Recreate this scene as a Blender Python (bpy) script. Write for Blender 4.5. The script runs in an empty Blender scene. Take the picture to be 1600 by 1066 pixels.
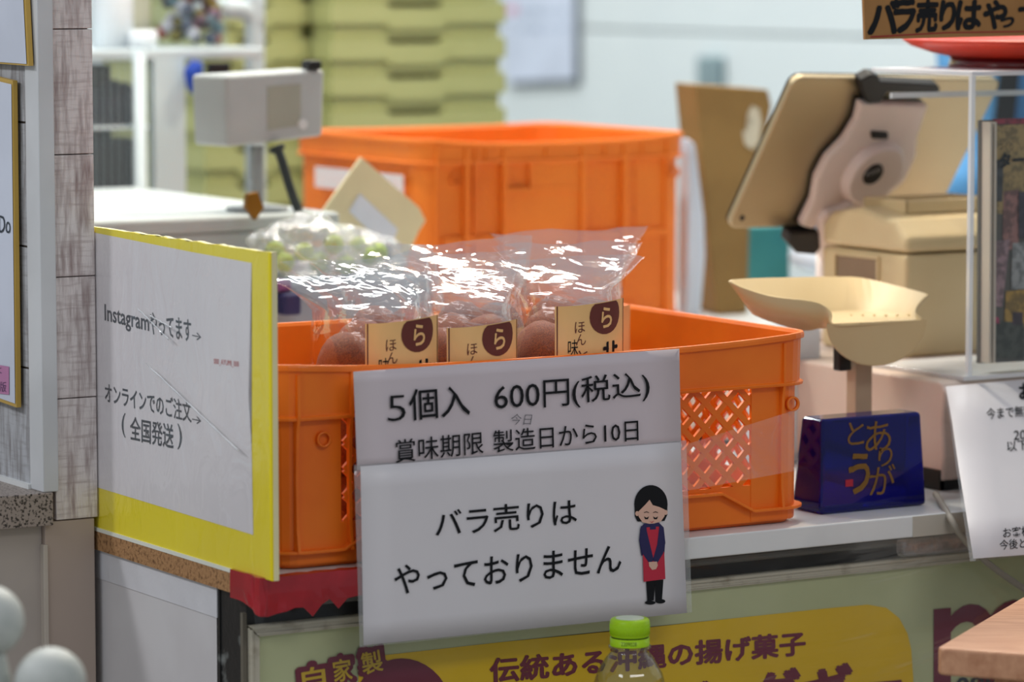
import bpy, bmesh, math, random
from mathutils import Vector, Matrix, noise
random.seed(7)
S = bpy.context.scene
COL = S.collection
# ---------------------------------------------------------------- camera
F_PX = 5800.0
PITCH = math.atan(598 / F_PX)
YAW = math.radians(31.2)
CAM = Vector((-1.268, -2.457, 1.264))
F0 = Vector((math.sin(YAW), math.cos(YAW), 0)); RT = Vector((math.cos(YAW), -math.sin(YAW), 0)); UP0 = Vector((0, 0, 1))
FW = F0 * math.cos(PITCH) - UP0 * math.sin(PITCH); UP = F0 * math.sin(PITCH) + UP0 * math.cos(PITCH)
cd = bpy.data.cameras.new('camera'); cam = bpy.data.objects.new('camera', cd); COL.objects.link(cam)
cam.location = CAM
cam.rotation_euler = (math.pi / 2 - PITCH, 0, -YAW)
cd.sensor_width = 36; cd.lens = F_PX / 1600 * 36; cd.clip_start = .05
cd.dof.use_dof = True; cd.dof.focus_distance = 2.98
cd.dof.aperture_fstop = (cd.lens / 1000) / .0265
S.camera = cam
# ---------------------------------------------------------------- light and exposure
w = bpy.data.worlds.new('world'); S.world = w; w.use_nodes = True
w.node_tree.nodes['Background'].inputs[0].default_value = (.84, .92, 1, 1)
w.node_tree.nodes['Background'].inputs[1].default_value = .37
def area(name, loc, target, size, sy, power, col):
    l = bpy.data.lights.new(name, 'AREA'); l.shape = 'RECTANGLE'; l.size = size; l.size_y = sy; l.energy = power; l.color = col
    o = bpy.data.objects.new(name, l); COL.objects.link(o); o.location = loc
    o.rotation_euler = (Vector(target) - Vector(loc)).to_track_quat('-Z', 'Y').to_euler(); return o
for i_, (yy_, pw_) in enumerate(((.95, 16), (1.75, 29), (2.7, 34))):
    area('booth_tube_light', (1.0, yy_, 2.75), (1.0, yy_, .9), 2.4, .07, pw_, (.96, .99, 1))
area('counter_lamp', (1.15, .75, 2.2), (.45, .2, .9), .14, .14, 13, (1, .85, .64))
area('counter_lamp_left', (.25, .85, 2.2), (.25, .2, .9), .12, .12, 10, (1, .9, .75))
area('corridor_light', (-2.2, -.6, 2.7), (0, .1, .9), 1.3, .5, 15, (.95, .96, 1))
area('corridor_spot', (-2.1, 1.25, 2.7), (0, .15, .9), .3, .3, 22, (.97, .97, 1))
area('aisle_light', (.3, -2.6, 2.8), (.3, 0, .85), 1.6, .4, 14, (1, .95, .93))
S.view_settings.view_transform = 'Standard'; S.view_settings.look = 'None'
S.view_settings.exposure = 0.0; S.view_settings.gamma = 1
S.view_settings.use_curve_mapping = False
S.cycles.transparent_max_bounces = 32
S.cycles.max_bounces = 10
S.cycles.use_denoising = True
# ---------------------------------------------------------------- photograph pixel -> point on a world plane
def ray(px, py): return FW + RT * ((px - 800) / F_PX) + UP * ((533 - py) / F_PX)
def AX(px, py, X): d = ray(px, py); return CAM + d * ((X - CAM.x) / d.x)
def AY(px, py, Y): d = ray(px, py); return CAM + d * ((Y - CAM.y) / d.y)
def AZ(px, py, Z): d = ray(px, py); return CAM + d * ((Z - CAM.z) / d.z)
# ---------------------------------------------------------------- materials
def lin(c): c /= 255.; return c / 12.92 if c <= .04045 else ((c + .055) / 1.055) ** 2.4
def rgb(t): return (lin(t[0]), lin(t[1]), lin(t[2]), 1)
MC = {}
def mat(name, c, rough=.5, metal=0, bump=0, bscale=60, c2=None, cscale=8, stretch=(1, 1, 1), lo=.4, hi=.6, detail=4, trans=0, ior=1.45, coat=0, spec=.5, sss=0):
    if name in MC: return MC[name]
    m = bpy.data.materials.new(name); m.use_nodes = True; nt = m.node_tree; b = nt.nodes['Principled BSDF']
    b.inputs['Base Color'].default_value = rgb(c); b.inputs['Roughness'].default_value = rough; b.inputs['Metallic'].default_value = metal
    b.inputs['Transmission Weight'].default_value = trans; b.inputs['IOR'].default_value = ior; b.inputs['Coat Weight'].default_value = coat
    b.inputs['Specular IOR Level'].default_value = spec
    tc = nt.nodes.new('ShaderNodeTexCoord'); mp = nt.nodes.new('ShaderNodeMapping'); nt.links.new(tc.outputs['Object'], mp.inputs['Vector'])
    mp.inputs['Scale'].default_value = stretch
    n = nt.nodes.new('ShaderNodeTexNoise'); n.inputs['Scale'].default_value = cscale; n.inputs['Detail'].default_value = detail
    nt.links.new(mp.outputs[0], n.inputs['Vector'])
    r = nt.nodes.new('ShaderNodeValToRGB'); nt.links.new(n.outputs[0], r.inputs[0])
    r.color_ramp.elements[0].position = lo; r.color_ramp.elements[1].position = hi
    if c2 is None: c2 = tuple(x * .95 for x in c)
    r.color_ramp.elements[0].color = rgb(c); r.color_ramp.elements[1].color = rgb(c2)
    nt.links.new(r.outputs[0], b.inputs['Base Color'])
    if bump:
        n2 = nt.nodes.new('ShaderNodeTexNoise'); n2.inputs['Scale'].default_value = bscale; n2.inputs['Detail'].default_value = 5
        nt.links.new(mp.outputs[0], n2.inputs['Vector'])
        bp = nt.nodes.new('ShaderNodeBump'); bp.inputs['Strength'].default_value = bump; bp.inputs['Distance'].default_value = .002
        nt.links.new(n2.outputs[0], bp.inputs['Height']); nt.links.new(bp.outputs[0], b.inputs['Normal'])
    MC[name] = m; return m
def film(name, tint=(1, 1, 1), haze=.06, gloss=.25, fm=.3, rough=.08, scale=35, strength=.6, stretch=(1, 1, 1), dist=.004):
    if name in MC: return MC[name]
    m = bpy.data.materials.new(name); m.use_nodes = True; nt = m.node_tree; nt.nodes.clear()
    N = nt.nodes.new; L = nt.links.new
    out = N('ShaderNodeOutputMaterial'); tr = N('ShaderNodeBsdfTransparent'); tr.inputs[0].default_value = (*tint, 1)
    gl = N('ShaderNodeBsdfGlossy'); gl.inputs['Roughness'].default_value = rough; gl.inputs['Color'].default_value = (1, 1, 1, 1)
    df = N('ShaderNodeBsdfDiffuse'); df.inputs[0].default_value = (.9, .92, .95, 1)
    lw = N('ShaderNodeLayerWeight'); lw.inputs[0].default_value = .35
    mu = N('ShaderNodeMath'); mu.operation = 'MULTIPLY_ADD'; mu.inputs[1].default_value = fm; mu.inputs[2].default_value = gloss; mu.use_clamp = True
    L(lw.outputs['Fresnel'], mu.inputs[0])
    m1 = N('ShaderNodeMixShader'); m1.inputs[0].default_value = haze; L(tr.outputs[0], m1.inputs[1]); L(df.outputs[0], m1.inputs[2])
    m2 = N('ShaderNodeMixShader'); L(mu.outputs[0], m2.inputs[0]); L(m1.outputs[0], m2.inputs[1]); L(gl.outputs[0], m2.inputs[2]); L(m2.outputs[0], out.inputs[0])
    tc = N('ShaderNodeTexCoord'); mp = N('ShaderNodeMapping'); mp.inputs['Scale'].default_value = stretch; L(tc.outputs['Object'], mp.inputs[0])
    n = N('ShaderNodeTexNoise'); n.inputs['Scale'].default_value = scale; n.inputs['Detail'].default_value = 3; n.inputs['Distortion'].default_value = 1.2; L(mp.outputs[0], n.inputs['Vector'])
    bp = N('ShaderNodeBump'); bp.inputs['Strength'].default_value = strength; bp.inputs['Distance'].default_value = dist; L(n.outputs[0], bp.inputs['Height'])
    for s in (gl, lw): L(bp.outputs[0], s.inputs['Normal'])
    MC[name] = m; return m
def whitewash(name, base, dark, sx=1):
    m = mat(name, base, .75, bump=.5, bscale=90, c2=dark, cscale=22, stretch=(9 * sx, 9 * sx, 1.2), lo=.42, hi=.78, detail=8)
    nt = m.node_tree; b = nt.nodes['Principled BSDF']
    ramp = [n for n in nt.nodes if n.type == 'VALTORGB'][0]
    tc = [n for n in nt.nodes if n.type == 'TEX_COORD'][0]
    mp = nt.nodes.new('ShaderNodeMapping'); mp.inputs['Scale'].default_value = (1.5, 1.5, 14); nt.links.new(tc.outputs['Object'], mp.inputs[0])
    n = nt.nodes.new('ShaderNodeTexNoise'); n.inputs['Scale'].default_value = 26; n.inputs['Detail'].default_value = 7; nt.links.new(mp.outputs[0], n.inputs['Vector'])
    r = nt.nodes.new('ShaderNodeValToRGB'); r.color_ramp.elements[0].position = .5; r.color_ramp.elements[1].position = .72; nt.links.new(n.outputs[0], r.inputs[0])
    mx = nt.nodes.new('ShaderNodeMix'); mx.data_type = 'RGBA'; nt.links.new(r.outputs[0], mx.inputs['Factor'])
    nt.links.new(ramp.outputs[0], mx.inputs['A']); mx.inputs['B'].default_value = rgb(tuple((a + b2 * 2) / 3 for a, b2 in zip(base, dark)))
    mx2 = nt.nodes.new('ShaderNodeMix'); mx2.data_type = 'RGBA'; mx2.inputs['Factor'].default_value = .55
    nt.links.new(ramp.outputs[0], mx2.inputs['A']); nt.links.new(mx.outputs['Result'], mx2.inputs['B']); nt.links.new(mx2.outputs['Result'], b.inputs['Base Color'])
    return m
ORANGE = mat('orange_plastic', (240, 122, 26), .36, c2=(232, 110, 20), cscale=12)
ORANGE2 = mat('amber_orange_plastic', (230, 122, 30), .5, c2=(222, 112, 24))
INK = mat('black_ink', (22, 24, 28), .6, spec=.2)
INKG = mat('grey_ink', (60, 68, 76), .6, spec=.2)
PAPER = mat('white_paper', (218, 215, 219), .42, c2=(212, 209, 214), cscale=5)
PAPER2 = mat('white_paper_cool', (224, 220, 222), .42, c2=(217, 213, 216), cscale=5)
CLEAR = film('clear_laminate', haze=.14, gloss=.03, fm=.1, strength=.1)
WHITE = mat('white_laminate', (222, 224, 224), .35)
WHITEP = mat('white_plastic', (225, 226, 226), .35)
BLACK = mat('black_plastic', (9, 9, 11), .5)
# ---------------------------------------------------------------- mesh helpers
def link(name, me, m=None, parent=None, smooth=False):
    o = bpy.data.objects.new(name, me); COL.objects.link(o)
    if m: me.materials.append(m)
    if parent: o.parent = parent
    if smooth:
        for p in me.polygons: p.use_smooth = True
    return o
def obj(name, bm, m, parent=None, smooth=False, bevel=0, wn=False):
    bmesh.ops.recalc_face_normals(bm, faces=bm.faces)
    me = bpy.data.meshes.new(name); bm.to_mesh(me); bm.free()
    o = link(name, me, m, parent, smooth)
    if bevel:
        md = o.modifiers.new('bevel', 'BEVEL'); md.width = bevel; md.segments = 3; md.limit_method = 'ANGLE'; md.angle_limit = .6
    return o
def thing(name, label, cat, loc=(0, 0, 0), group=None, rz=0):
    o = bpy.data.objects.new(name, None); COL.objects.link(o); o.location = loc; o.rotation_euler[2] = rz
    o['label'] = label; o['category'] = cat
    if group: o['group'] = group
    o.empty_display_size = .02
    bpy.context.view_layer.update()
    return o
def tag(o, label, cat, group=None):
    o['label'] = label; o['category'] = cat
    if group: o['group'] = group
    return o
def struct(o): o['kind'] = 'structure'; return o
def B(): return bmesh.new()
def box(bm, x0, x1, y0, y1, z0, z1):
    v = [bm.verts.new((x, y, z)) for x in (x0, x1) for y in (y0, y1) for z in (z0, z1)]
    for f in ((0, 1, 3, 2), (4, 6, 7, 5), (0, 4, 5, 1), (2, 3, 7, 6), (0, 2, 6, 4), (1, 5, 7, 3)): bm.faces.new([v[i] for i in f])
    return v
def hexa(bm, a, b):   # two quads (lists of 4 points), same order
    va = [bm.verts.new(p) for p in a]; vb = [bm.verts.new(p) for p in b]; n = len(a)
    bm.faces.new(va); bm.faces.new(vb[::-1])
    for i in range(n): bm.faces.new((va[i], vb[i], vb[(i + 1) % n], va[(i + 1) % n]))
def prism(bm, pts, d):   # polygon extruded by vector d
    hexa(bm, pts, [Vector(p) + Vector(d) for p in pts])
def tube(bm, pts, r, seg=10, caps=True):
    pts = [Vector(p) for p in pts]; rings = []; n = len(pts)
    t0 = (pts[1] - pts[0]).normalized(); ref = Vector((0, 0, 1)) if abs(t0.z) < .9 else Vector((1, 0, 0)); u = t0.cross(ref).normalized()
    for i, p in enumerate(pts):
        t = (pts[min(i + 1, n - 1)] - pts[max(i - 1, 0)]).normalized(); u = (u - t * u.dot(t)).normalized(); v = t.cross(u)
        rr = r[i] if isinstance(r, (list, tuple)) else r
        rings.append([bm.verts.new(p + (u * math.cos(2 * math.pi * k / seg) + v * math.sin(2 * math.pi * k / seg)) * rr) for k in range(seg)])
    for a, b in zip(rings, rings[1:]):
        for k in range(seg): bm.faces.new((a[k], a[(k + 1) % seg], b[(k + 1) % seg], b[k]))
    if caps: bm.faces.new(rings[0][::-1]); bm.faces.new(rings[-1])
def lathe(bm, prof, c=(0, 0, 0), seg=40, cap=True):
    c = Vector(c); rings = []
    for r, z in prof: rings.append([bm.verts.new(c + Vector((r * math.cos(2 * math.pi * k / seg), r * math.sin(2 * math.pi * k / seg), z))) for k in range(seg)])
    for a, b in zip(rings, rings[1:]):
        for k in range(seg): bm.faces.new((a[k], a[(k + 1) % seg], b[(k + 1) % seg], b[k]))
    if cap:
        bm.faces.new(rings[0][::-1]); bm.faces.new(rings[-1])
def bez(pts, n=8):  # catmull-rom
    P = [Vector(p) for p in pts]; out = []
    for i in range(len(P) - 1):
        a, b, c, d = P[max(i - 1, 0)], P[i], P[i + 1], P[min(i + 2, len(P) - 1)]
        for k in range(n):
            t = k / n; out.append(.5 * ((2 * b) + (c - a) * t + (2 * a - 5 * b + 4 * c - d) * t * t + (3 * b - a - 3 * c + d) * t ** 3))
    out.append(P[-1]); return out
def flat(name, pts, m, parent=None, off=(0, 0, 0), th=(0, 0, 0)):   # thin printed patch
    bm = B(); off = Vector(off)
    pts = [Vector(p) + off for p in pts]
    if Vector(th).length: prism(bm, pts, th)
    else: bm.faces.new([bm.verts.new(p) for p in pts])
    bmesh.ops.triangulate(bm, faces=[f for f in bm.faces if len(f.verts) > 4])
    return obj(name, bm, m, parent)
_dg = None
def text(name, body, m, bl, br, tl, parent=None, bold=0, jitter=0, off=(0, 0, 0)):
    """lettering mesh mapped affinely: its bounding box goes onto the parallelogram bl-br-tl"""
    c = bpy.data.curves.new('lettering', 'FONT'); c.body = body; c.size = 1; c.offset = bold if bold < .013 else 0; c.resolution_u = 2 if len(body) > 4 else 3
    o = bpy.data.objects.new('lettering', c); COL.objects.link(o)
    dg = bpy.context.evaluated_depsgraph_get(); me = bpy.data.meshes.new_from_object(o.evaluated_get(dg), depsgraph=dg)
    bpy.data.objects.remove(o); bpy.data.curves.remove(c)
    xs = [v.co.x for v in me.vertices]; ys = [v.co.y for v in me.vertices]
    x0, x1, y0, y1 = min(xs), max(xs), min(ys), max(ys)
    bl, br, tl, off = Vector(bl), Vector(br), Vector(tl), Vector(off); ex = br - bl; ey = tl - bl
    for v in me.vertices:
        a = (v.co.x - x0) / (x1 - x0); b = (v.co.y - y0) / (y1 - y0)
        if jitter:
            b += jitter * noise.noise(Vector((a * 9, 3.3, 0))); a += .15 * jitter * noise.noise(Vector((a * 5, b * 2, 7)))
        v.co = bl + ex * a + ey * b + off
    if bold >= .013:      # heavier strokes: shifted copies of the glyph, merged into the one mesh
        vs = [v.co.copy() for v in me.vertices]; fs = [tuple(p.vertices) for p in me.polygons]; V2, F2 = list(vs), list(fs)
        u = ex / (x1 - x0); w_ = ey / (y1 - y0); nn = u.cross(w_).normalized()
        K = 12 if bold > .06 else 6
        for k in range(K):
            a = 2 * math.pi * k / K; d = (u * math.cos(a) + w_ * math.sin(a)) * bold + nn * .000004 * (k + 1)
            b0 = len(V2); V2 += [p + d for p in vs]; F2 += [tuple(i + b0 for i in f) for f in fs]
        me = bpy.data.meshes.new(name); me.from_pydata(V2, [], F2)
    me.name = name
    return link(name, me, m, parent)
def px_poly(fn, pts, v): return [fn(x, y, v) for x, y in pts]
def ell(cx, cy, rx, ry, n=24): return [(cx + rx * math.cos(2 * math.pi * k / n), cy + ry * math.sin(2 * math.pi * k / n)) for k in range(n)]

# ================================================================ ROOM
bm = B(); box(bm, -3, 3.2, -4, 4.2, -.05, 0); struct(obj('floor', bm, mat('floor_tile', (170, 165, 158), .5)))
wallm = mat('pale_blue_wall', (222, 229, 228), .6, c2=(216, 224, 224), cscale=2)
wr = bpy.data.objects.new('wall_right', None); COL.objects.link(wr); struct(wr)
zj = [0, .24, .54, .84, 1.142, 1.44, 1.74, 2.04, 2.4]
for a, b in zip(zj, zj[1:]):
    bm = B(); box(bm, 2.2, 2.23, -.5, 4.0, a + .002, b - .002); obj('wall_panel', bm, wallm, wr, bevel=.002)
bm = B(); box(bm, 2.215, 2.26, -.5, 4.0, 0, 2.4); obj('backing', bm, mat('joint_grey', (150, 165, 168), .8), wr)
bm = B(); box(bm, -3, 2.3, 4.0, 4.08, 0, 2.4); struct(obj('wall_back', bm, mat('back_wall_white', (200, 208, 208), .6)))

# ---- plank-clad post on the left, with side wall, granite ledge
PY = .29
plank = whitewash('whitewashed_plank', (222, 214, 212), (128, 104, 102))
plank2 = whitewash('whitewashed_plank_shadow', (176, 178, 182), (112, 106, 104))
post = bpy.data.objects.new('wall_left', None); COL.objects.link(post); struct(post)
zs = [.809, .9085, 1.0075, 1.1065, 1.2075, 1.31]
for a, b in zip(zs, zs[1:]):
    bm = B(); box(bm, -.0375, -.0005, PY, PY + .012, a + .0004, b - .0004)
    o = obj('plank', bm, plank, post, bevel=.0007)
bm = B(); box(bm, -.047, -.003, PY + .004, PY + .6, .809, 1.31); obj('post_core', bm, mat('core_brown', (110, 96, 86), .8), post)
bm = B(); box(bm, -.0505, -.0365, PY - .004, PY + .022, .8335, 1.31); obj('corner_trim', bm, mat('trim_white', (206, 208, 210), .45), post, bevel=.001)
def side_z(py): return AX(35, py, -.047).z
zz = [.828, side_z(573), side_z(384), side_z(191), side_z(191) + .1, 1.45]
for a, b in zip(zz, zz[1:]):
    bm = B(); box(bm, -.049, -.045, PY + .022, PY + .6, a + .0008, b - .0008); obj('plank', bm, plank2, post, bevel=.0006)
bm = B(); box(bm, -.053, -.046, PY + .02, PY + .6, .8335, .8375); obj('skirting_strip', bm, WHITE, post)
gran = mat('speckled_granite', (150, 138, 130), .4, c2=(54, 47, 44), cscale=420, lo=.5, hi=.62, detail=3)
bm = B(); box(bm, -.5, -.0425, PY - .006, PY + .6, .8065, .8335)
tag(obj('granite_ledge', bm, gran, bevel=.001), 'speckled grey granite ledge jutting out left of the whitewashed post', 'ledge')
beige = mat('beige_panel', (176, 160, 148), .6, c2=(170, 153, 142), cscale=3)
bm = B(); box(bm, -.5, -.0475, PY + .006, PY + .03, 0, .8065); struct(obj('trim_1', bm, mat('beige_panel_light', (178, 168, 160), .6), bevel=.001))
bm = B(); box(bm, -.0475, -.003, PY + .001, PY + .6, 0, .8085); struct(obj('trim_2', bm, beige, bevel=.001))
bm = B(); box(bm, -.0495, -.0455, PY - .001, PY + .012, 0, .79); struct(obj('trim_3', bm, mat('ivory_edge', (190, 180, 168), .6), bevel=.0006))

# autograph-style cards on the side wall
def card(px_pts, label, X, extra=None):
    P = px_poly(AX, px_pts, X); c = sum(P, Vector()) / len(P)
    t = thing('autograph_card', label, 'card', (X, c.y, min(p.z for p in P)), 'gold-edged cards on the left wall')
    q = [p - t.location for p in P]
    flat('gold_edge', q, mat('gold_edge', (196, 160, 74), .4), t, th=(.004, 0, 0))
    cc = sum(q, Vector()) / 4
    q2 = [v + (cc - v).normalized() * .0035 for v in q]
    flat('card_face', q2, mat('card_white', (206, 212, 226), .5), t, off=(-.0006, 0, 0))
    return t
c1 = card([(-90, -60), (37, -60), (45, 103), (-90, 93)], 'gold-edged white card, the upper one, cut off by the corner of the photo', -.056)
c2 = card([(-90, 100), (20, 126), (26, 637), (-90, 596)], 'gold-edged white card with scribble and pink stamp, the lower one', -.056)
def on2(px, py): return AX(px, py, -.0572) - c2.location
text('lettering', 'Do', INKG, on2(-2, 363), on2(16, 366), on2(-2, 336), c2, jitter=.1)
flat('pink_stamp', [on2(-30, 612), on2(14, 617), on2(14, 573), on2(-30, 566)], mat('pink_stamp', (190, 128, 170), .6), c2)
text('lettering', 'は', mat('purple_ink', (90, 60, 100), .6), on2(-12, 585), on2(3, 585), on2(-12, 572), c2, off=(-.0002, 0, 0))
text('lettering', '版', MC['purple_ink'], on2(0, 612), on2(10, 613), on2(0, 596), c2, off=(-.0002, 0, 0))

# ================================================================ COUNTER
TZ = .80
cab = thing('counter', 'white-topped sales counter with raw chipboard left edge', 'counter', (0, 0, 0))
bm = B(); box(bm, .0015, 1.6, 0, .5, TZ - .0185, TZ - .0005)
obj('worktop', bm, WHITE, cab, bevel=.0012)
bm = B(); box(bm, 0, .0016, .0005, .5, TZ - .0185, TZ - .003); obj('chipboard_edge', bm, mat('chipboard', (168, 126, 84), .85, bump=.8, bscale=400, c2=(110, 76, 44), cscale=260, lo=.5, hi=.68), cab)
bm = B(); box(bm, -.0004, .0016, 0, .5, TZ - .003, TZ); obj('laminate_edge', bm, mat('ivory_laminate', (226, 228, 216), .4), cab)
bm = B(); box(bm, .004, .014, .084, .5, 0, TZ - .0185); obj('side_panel', bm, mat('white_panel', (205, 203, 204), .5, c2=(198, 195, 196)), cab, bevel=.001)
bm = B(); box(bm, .0032, .0045, .082, .5, TZ - .043, TZ - .0187); obj('side_panel_tape', bm, mat('tape_white', (212, 212, 216), .3, bump=.5, bscale=50), cab)
bm = B(); box(bm, .005, .02, .036, .084, 0, TZ - .0185); box(bm, .004, .007, .079, .084, 0, TZ - .0185)
obj('corner_strip', bm, mat('scuffed_black', (30, 31, 31), .35, bump=.6, bscale=60, c2=(120, 124, 122), cscale=45, lo=.62, hi=.76), cab)
bm = B(); box(bm, .02, 1.6, .05, .06, 0, TZ - .0185); obj('front_backing', bm, mat('dark_gap', (38, 38, 36), .6), cab)
bm = B(); box(bm, 1.58, 1.6, .06, .5, 0, TZ - .0185); obj('end_panel', bm, mat('dark_gap', (38, 38, 36), .6), cab)
bm = B(); tube(bm, [(.06, .028, .7735), (1.3, .028, .7735)], .0035, 10); obj('rail', bm, mat('grey_rail', (96, 96, 92), .35), cab)
bm = B(); box(bm, .612, 1.6, -.0008, .0, TZ - .0183, TZ - .001); obj('edge_tape', bm, mat('old_tape', (188, 182, 170), .4), cab)
# red tape round the corner
redm = mat('red_tape', (172, 22, 36), .25, bump=.35, bscale=45, c2=(150, 14, 28), cscale=20, coat=.4)
rt = thing('red_tape', 'crumpled red vinyl tape wrapped round the counter corner with torn tails', 'tape', (0, 0, TZ - .03))
bm = B()
prof = []   # path along edge : left face then corner then front
path = [(-.0016, .049)] + [(-.0016 + .0002 * math.sin(i), .049 - i * .0075) for i in range(1, 6)] + [(-.0035, .004), (-.003, -.0018), (.003, -.0036)] + [(.012 + i * .0075, -.002 - .0006 * math.sin(i * 1.7)) for i in range(11)]
low = [-.0215] * 3 + [-.022, -.0235, -.025, -.0275, -.0285, -.029, -.0275, -.0265, -.0245, -.025, -.0325, -.024, -.0205, -.0285, -.021, -.0195, -.019, -.0185]
top = []; bot = []
rows = []
for i, ((x, y), lz) in enumerate(zip(path, low)):
    w2 = .0012 * noise.noise(Vector((i * .9, 1, 2)))
    inx = max(x, .0) + (.010 if i < 8 else .0); iny = y if i < 6 else .008 + .002 * math.sin(i * 2.3)
    rows.append([bm.verts.new(p) for p in ((inx, max(iny, .003), .0304), (x, y, .0302 + abs(w2)), (x - .0004, y - .0003, .018), (x + w2, y - abs(w2), .010), (x, y, .030 + lz))])
for a, b in zip(rows, rows[1:]):
    for k in range(4): bm.faces.new((a[k], a[k + 1], b[k + 1], b[k]))
o = obj('tape_wrap', bm, redm, rt, smooth=False); md = o.modifiers.new('s', 'SOLIDIFY'); md.thickness = .0003; md.offset = 1
bm = B(); vs = [bm.verts.new(p) for p in ((-.0032, .012, .030), (-.0042, .010, .018), (-.0036, .004, .004), (.001, -.0046, .002), (.002, -.0044, .016), (-.001, -.003, .0306))]
bm.faces.new(vs[:3] + [vs[3]]); bm.faces.new((vs[0], vs[3], vs[4], vs[5])); o = obj('tape_fold', bm, redm, rt); md = o.modifiers.new('s', 'SOLIDIFY'); md.thickness = .0004

# ---- framed poster under the counter, behind a clear vinyl sheet
YP = .034
po = thing('poster_frame', 'framed green and yellow confectionery poster mounted under the counter', 'poster', (0, YP, .4))
def on_p(px, py, k=0): return AY(px, py, YP - .0005 * k) - po.location
olive = mat('olive_poster', (190, 196, 152), .5, c2=(178, 184, 140), cscale=6)
yell = mat('yellow_poster', (226, 186, 4), .5, c2=(218, 178, 2), cscale=6); mar = mat('maroon_print', (112, 24, 52), .55)
p0 = on_p(401, 976); zt = p0.z
flat('poster_sheet', [(.012, 0, -.1), (1.2, 0, -.1), (1.2, 0, zt - .004), (.012, 0, zt - .004)], olive, po, th=(0, .001, 0))
ivory = mat('aged_ivory_frame', (190, 184, 166), .5, bump=.3, bscale=120, c2=(150, 140, 120), cscale=60, lo=.55, hi=.75)
xl = .0045
bm = B(); prism(bm, [(xl, -.004, zt), (1.2, -.004, zt), (1.2, -.004, zt - .009), (xl + .009, -.004, zt - .009)], (0, .006, 0)); box(bm, xl + .003, 1.2, -.0055, -.004, zt - .003, zt - .0005); box(bm, xl + .006, 1.2, -.005, -.004, zt - .0075, zt - .006)
obj('frame_top', bm, ivory, po, bevel=.0005)
bm = B(); prism(bm, [(xl, -.004, zt - .0012), (xl + .009, -.004, zt - .0102), (xl + .009, -.004, -.1), (xl, -.004, -.1)], (0, .006, 0)); box(bm, xl + .0005, xl + .003, -.0055, -.004, -.1, zt - .003)
obj('frame_side', bm, ivory, po, bevel=.0005)
bm = B(); box(bm, .0, xl - .0012, -.002, .002, -.1, zt + .01); obj('frame_outer_strip', bm, mat('brown_grey', (104, 98, 86), .6), po)
flat('yellow_field', [on_p(x, y, 1) for x, y in [(560, 1300), (560, 1030), (601, 1024), (780, 1004), (956, 987), (1150, 966), (1290, 951), (1356, 945), (1385, 950), (1405, 966), (1418, 990), (1424, 1016), (1427, 1060), (1427, 1260)]], yell, po)
flat('maroon_blob', [on_p(x, y, 2) for x, y in ell(628, 1125, 82, 96, 40)], mar, po)
for ch, bl, br, tl in (('自', (470, 1090), (515, 1083), (466, 1040)), ('家', (518, 1072), (556, 1066), (514, 1027)), ('製', (563, 1060), (604, 1052), (558, 1016))):
    text('lettering', ch, mar, on_p(*bl, 3), on_p(*br, 3), on_p(*tl, 3), po, bold=.085)
    g = lambda p, a, b: on_p(p[0] + a, p[1] + b, 4)
    text('lettering', ch, mat('yellow_print', (206, 170, 40), .5), g(bl, 5, -5), g(br, -5, -4), g(tl, 5, 6), po, bold=.02)
text('lettering', '伝統ある沖縄の揚げ菓子', mar, on_p(767, 1068, 2), on_p(1258, 1023, 2), on_p(766, 1030, 2), po, bold=.035)
text('lettering', 'サーターアンダギー', mar, on_p(640, 1176, 2), on_p(1408, 1106, 2), on_p(636, 1096, 2), po, bold=.05)
text('lettering', 'm', mar, on_p(1459, 1085, 2), on_p(1622, 1066, 2), on_p(1459, 950, 2), po, bold=.01)
text('lettering', '098', INKG, on_p(1494, 1090, 2), on_p(1560, 1083, 2), on_p(1494, 1060, 2), po, bold=.02)
bm = B()
nx, nz = 60, 12; g = []
for i in range(nx + 1):
    row = []
    for j in range(nz + 1):
        x = .0 + 1.2 * i / nx; z = .50 + .279 * j / nz
        y = .014 + .004 * noise.noise(Vector((x * 7, z * 22, .3))) + .002 * noise.noise(Vector((x * 19, z * 14, 2.3)))
        row.append(bm.verts.new((x, y, z)))
    g.append(row)
for i in range(nx):
    for j in range(nz): bm.faces.new((g[i][j], g[i + 1][j], g[i + 1][j + 1], g[i][j + 1]))
tag(obj('vinyl_sheet', bm, film('vinyl_film', haze=.006, gloss=.016, fm=.12, rough=.16, scale=9, strength=.8, stretch=(.6, 1, 2)), smooth=True), 'clear wrinkled vinyl sheet hanging in front of the framed poster', 'plastic sheet')

# ---- yellow board on the counter's left edge
YB = thing('yellow_board', 'yellow foam board with cling-filmed social media notice on the counter edge', 'sign board', (.0045, .13, TZ))
def on_b(px, py, k=0): return AX(px, py, .0012 - .0003 * k) - YB.location
yb = mat('yellow_card', (240, 222, 8), .45, c2=(234, 214, 4), cscale=5)
near = on_b(422, 394); y0 = near.y; z1 = near.z
topz = lambda y: z1 + .0012 * noise.noise(Vector((y * 60, 0, 0))) - .0006
ys = [y0 + i * .4 / 60 for i in range(61)]
poly = [(-.0033, y0, .0)] + [(-.0033, y, topz(y)) for y in ys] + [(-.0033, ys[-1], .0)]
flat('yellow_face', poly, yb, YB, th=(.0012, 0, 0))
poly = [(-.0021, y0 - .0008, .0)] + [(-.0021, y - .0008, topz(y) + .0012 * abs(noise.noise(Vector((y * 130, 3, 0))))) for y in ys] + [(-.0021, ys[-1], .0)]
flat('foam_core', poly, mat('foam_core', (232, 224, 178), .7), YB, th=(.0042, 0, 0))
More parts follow.
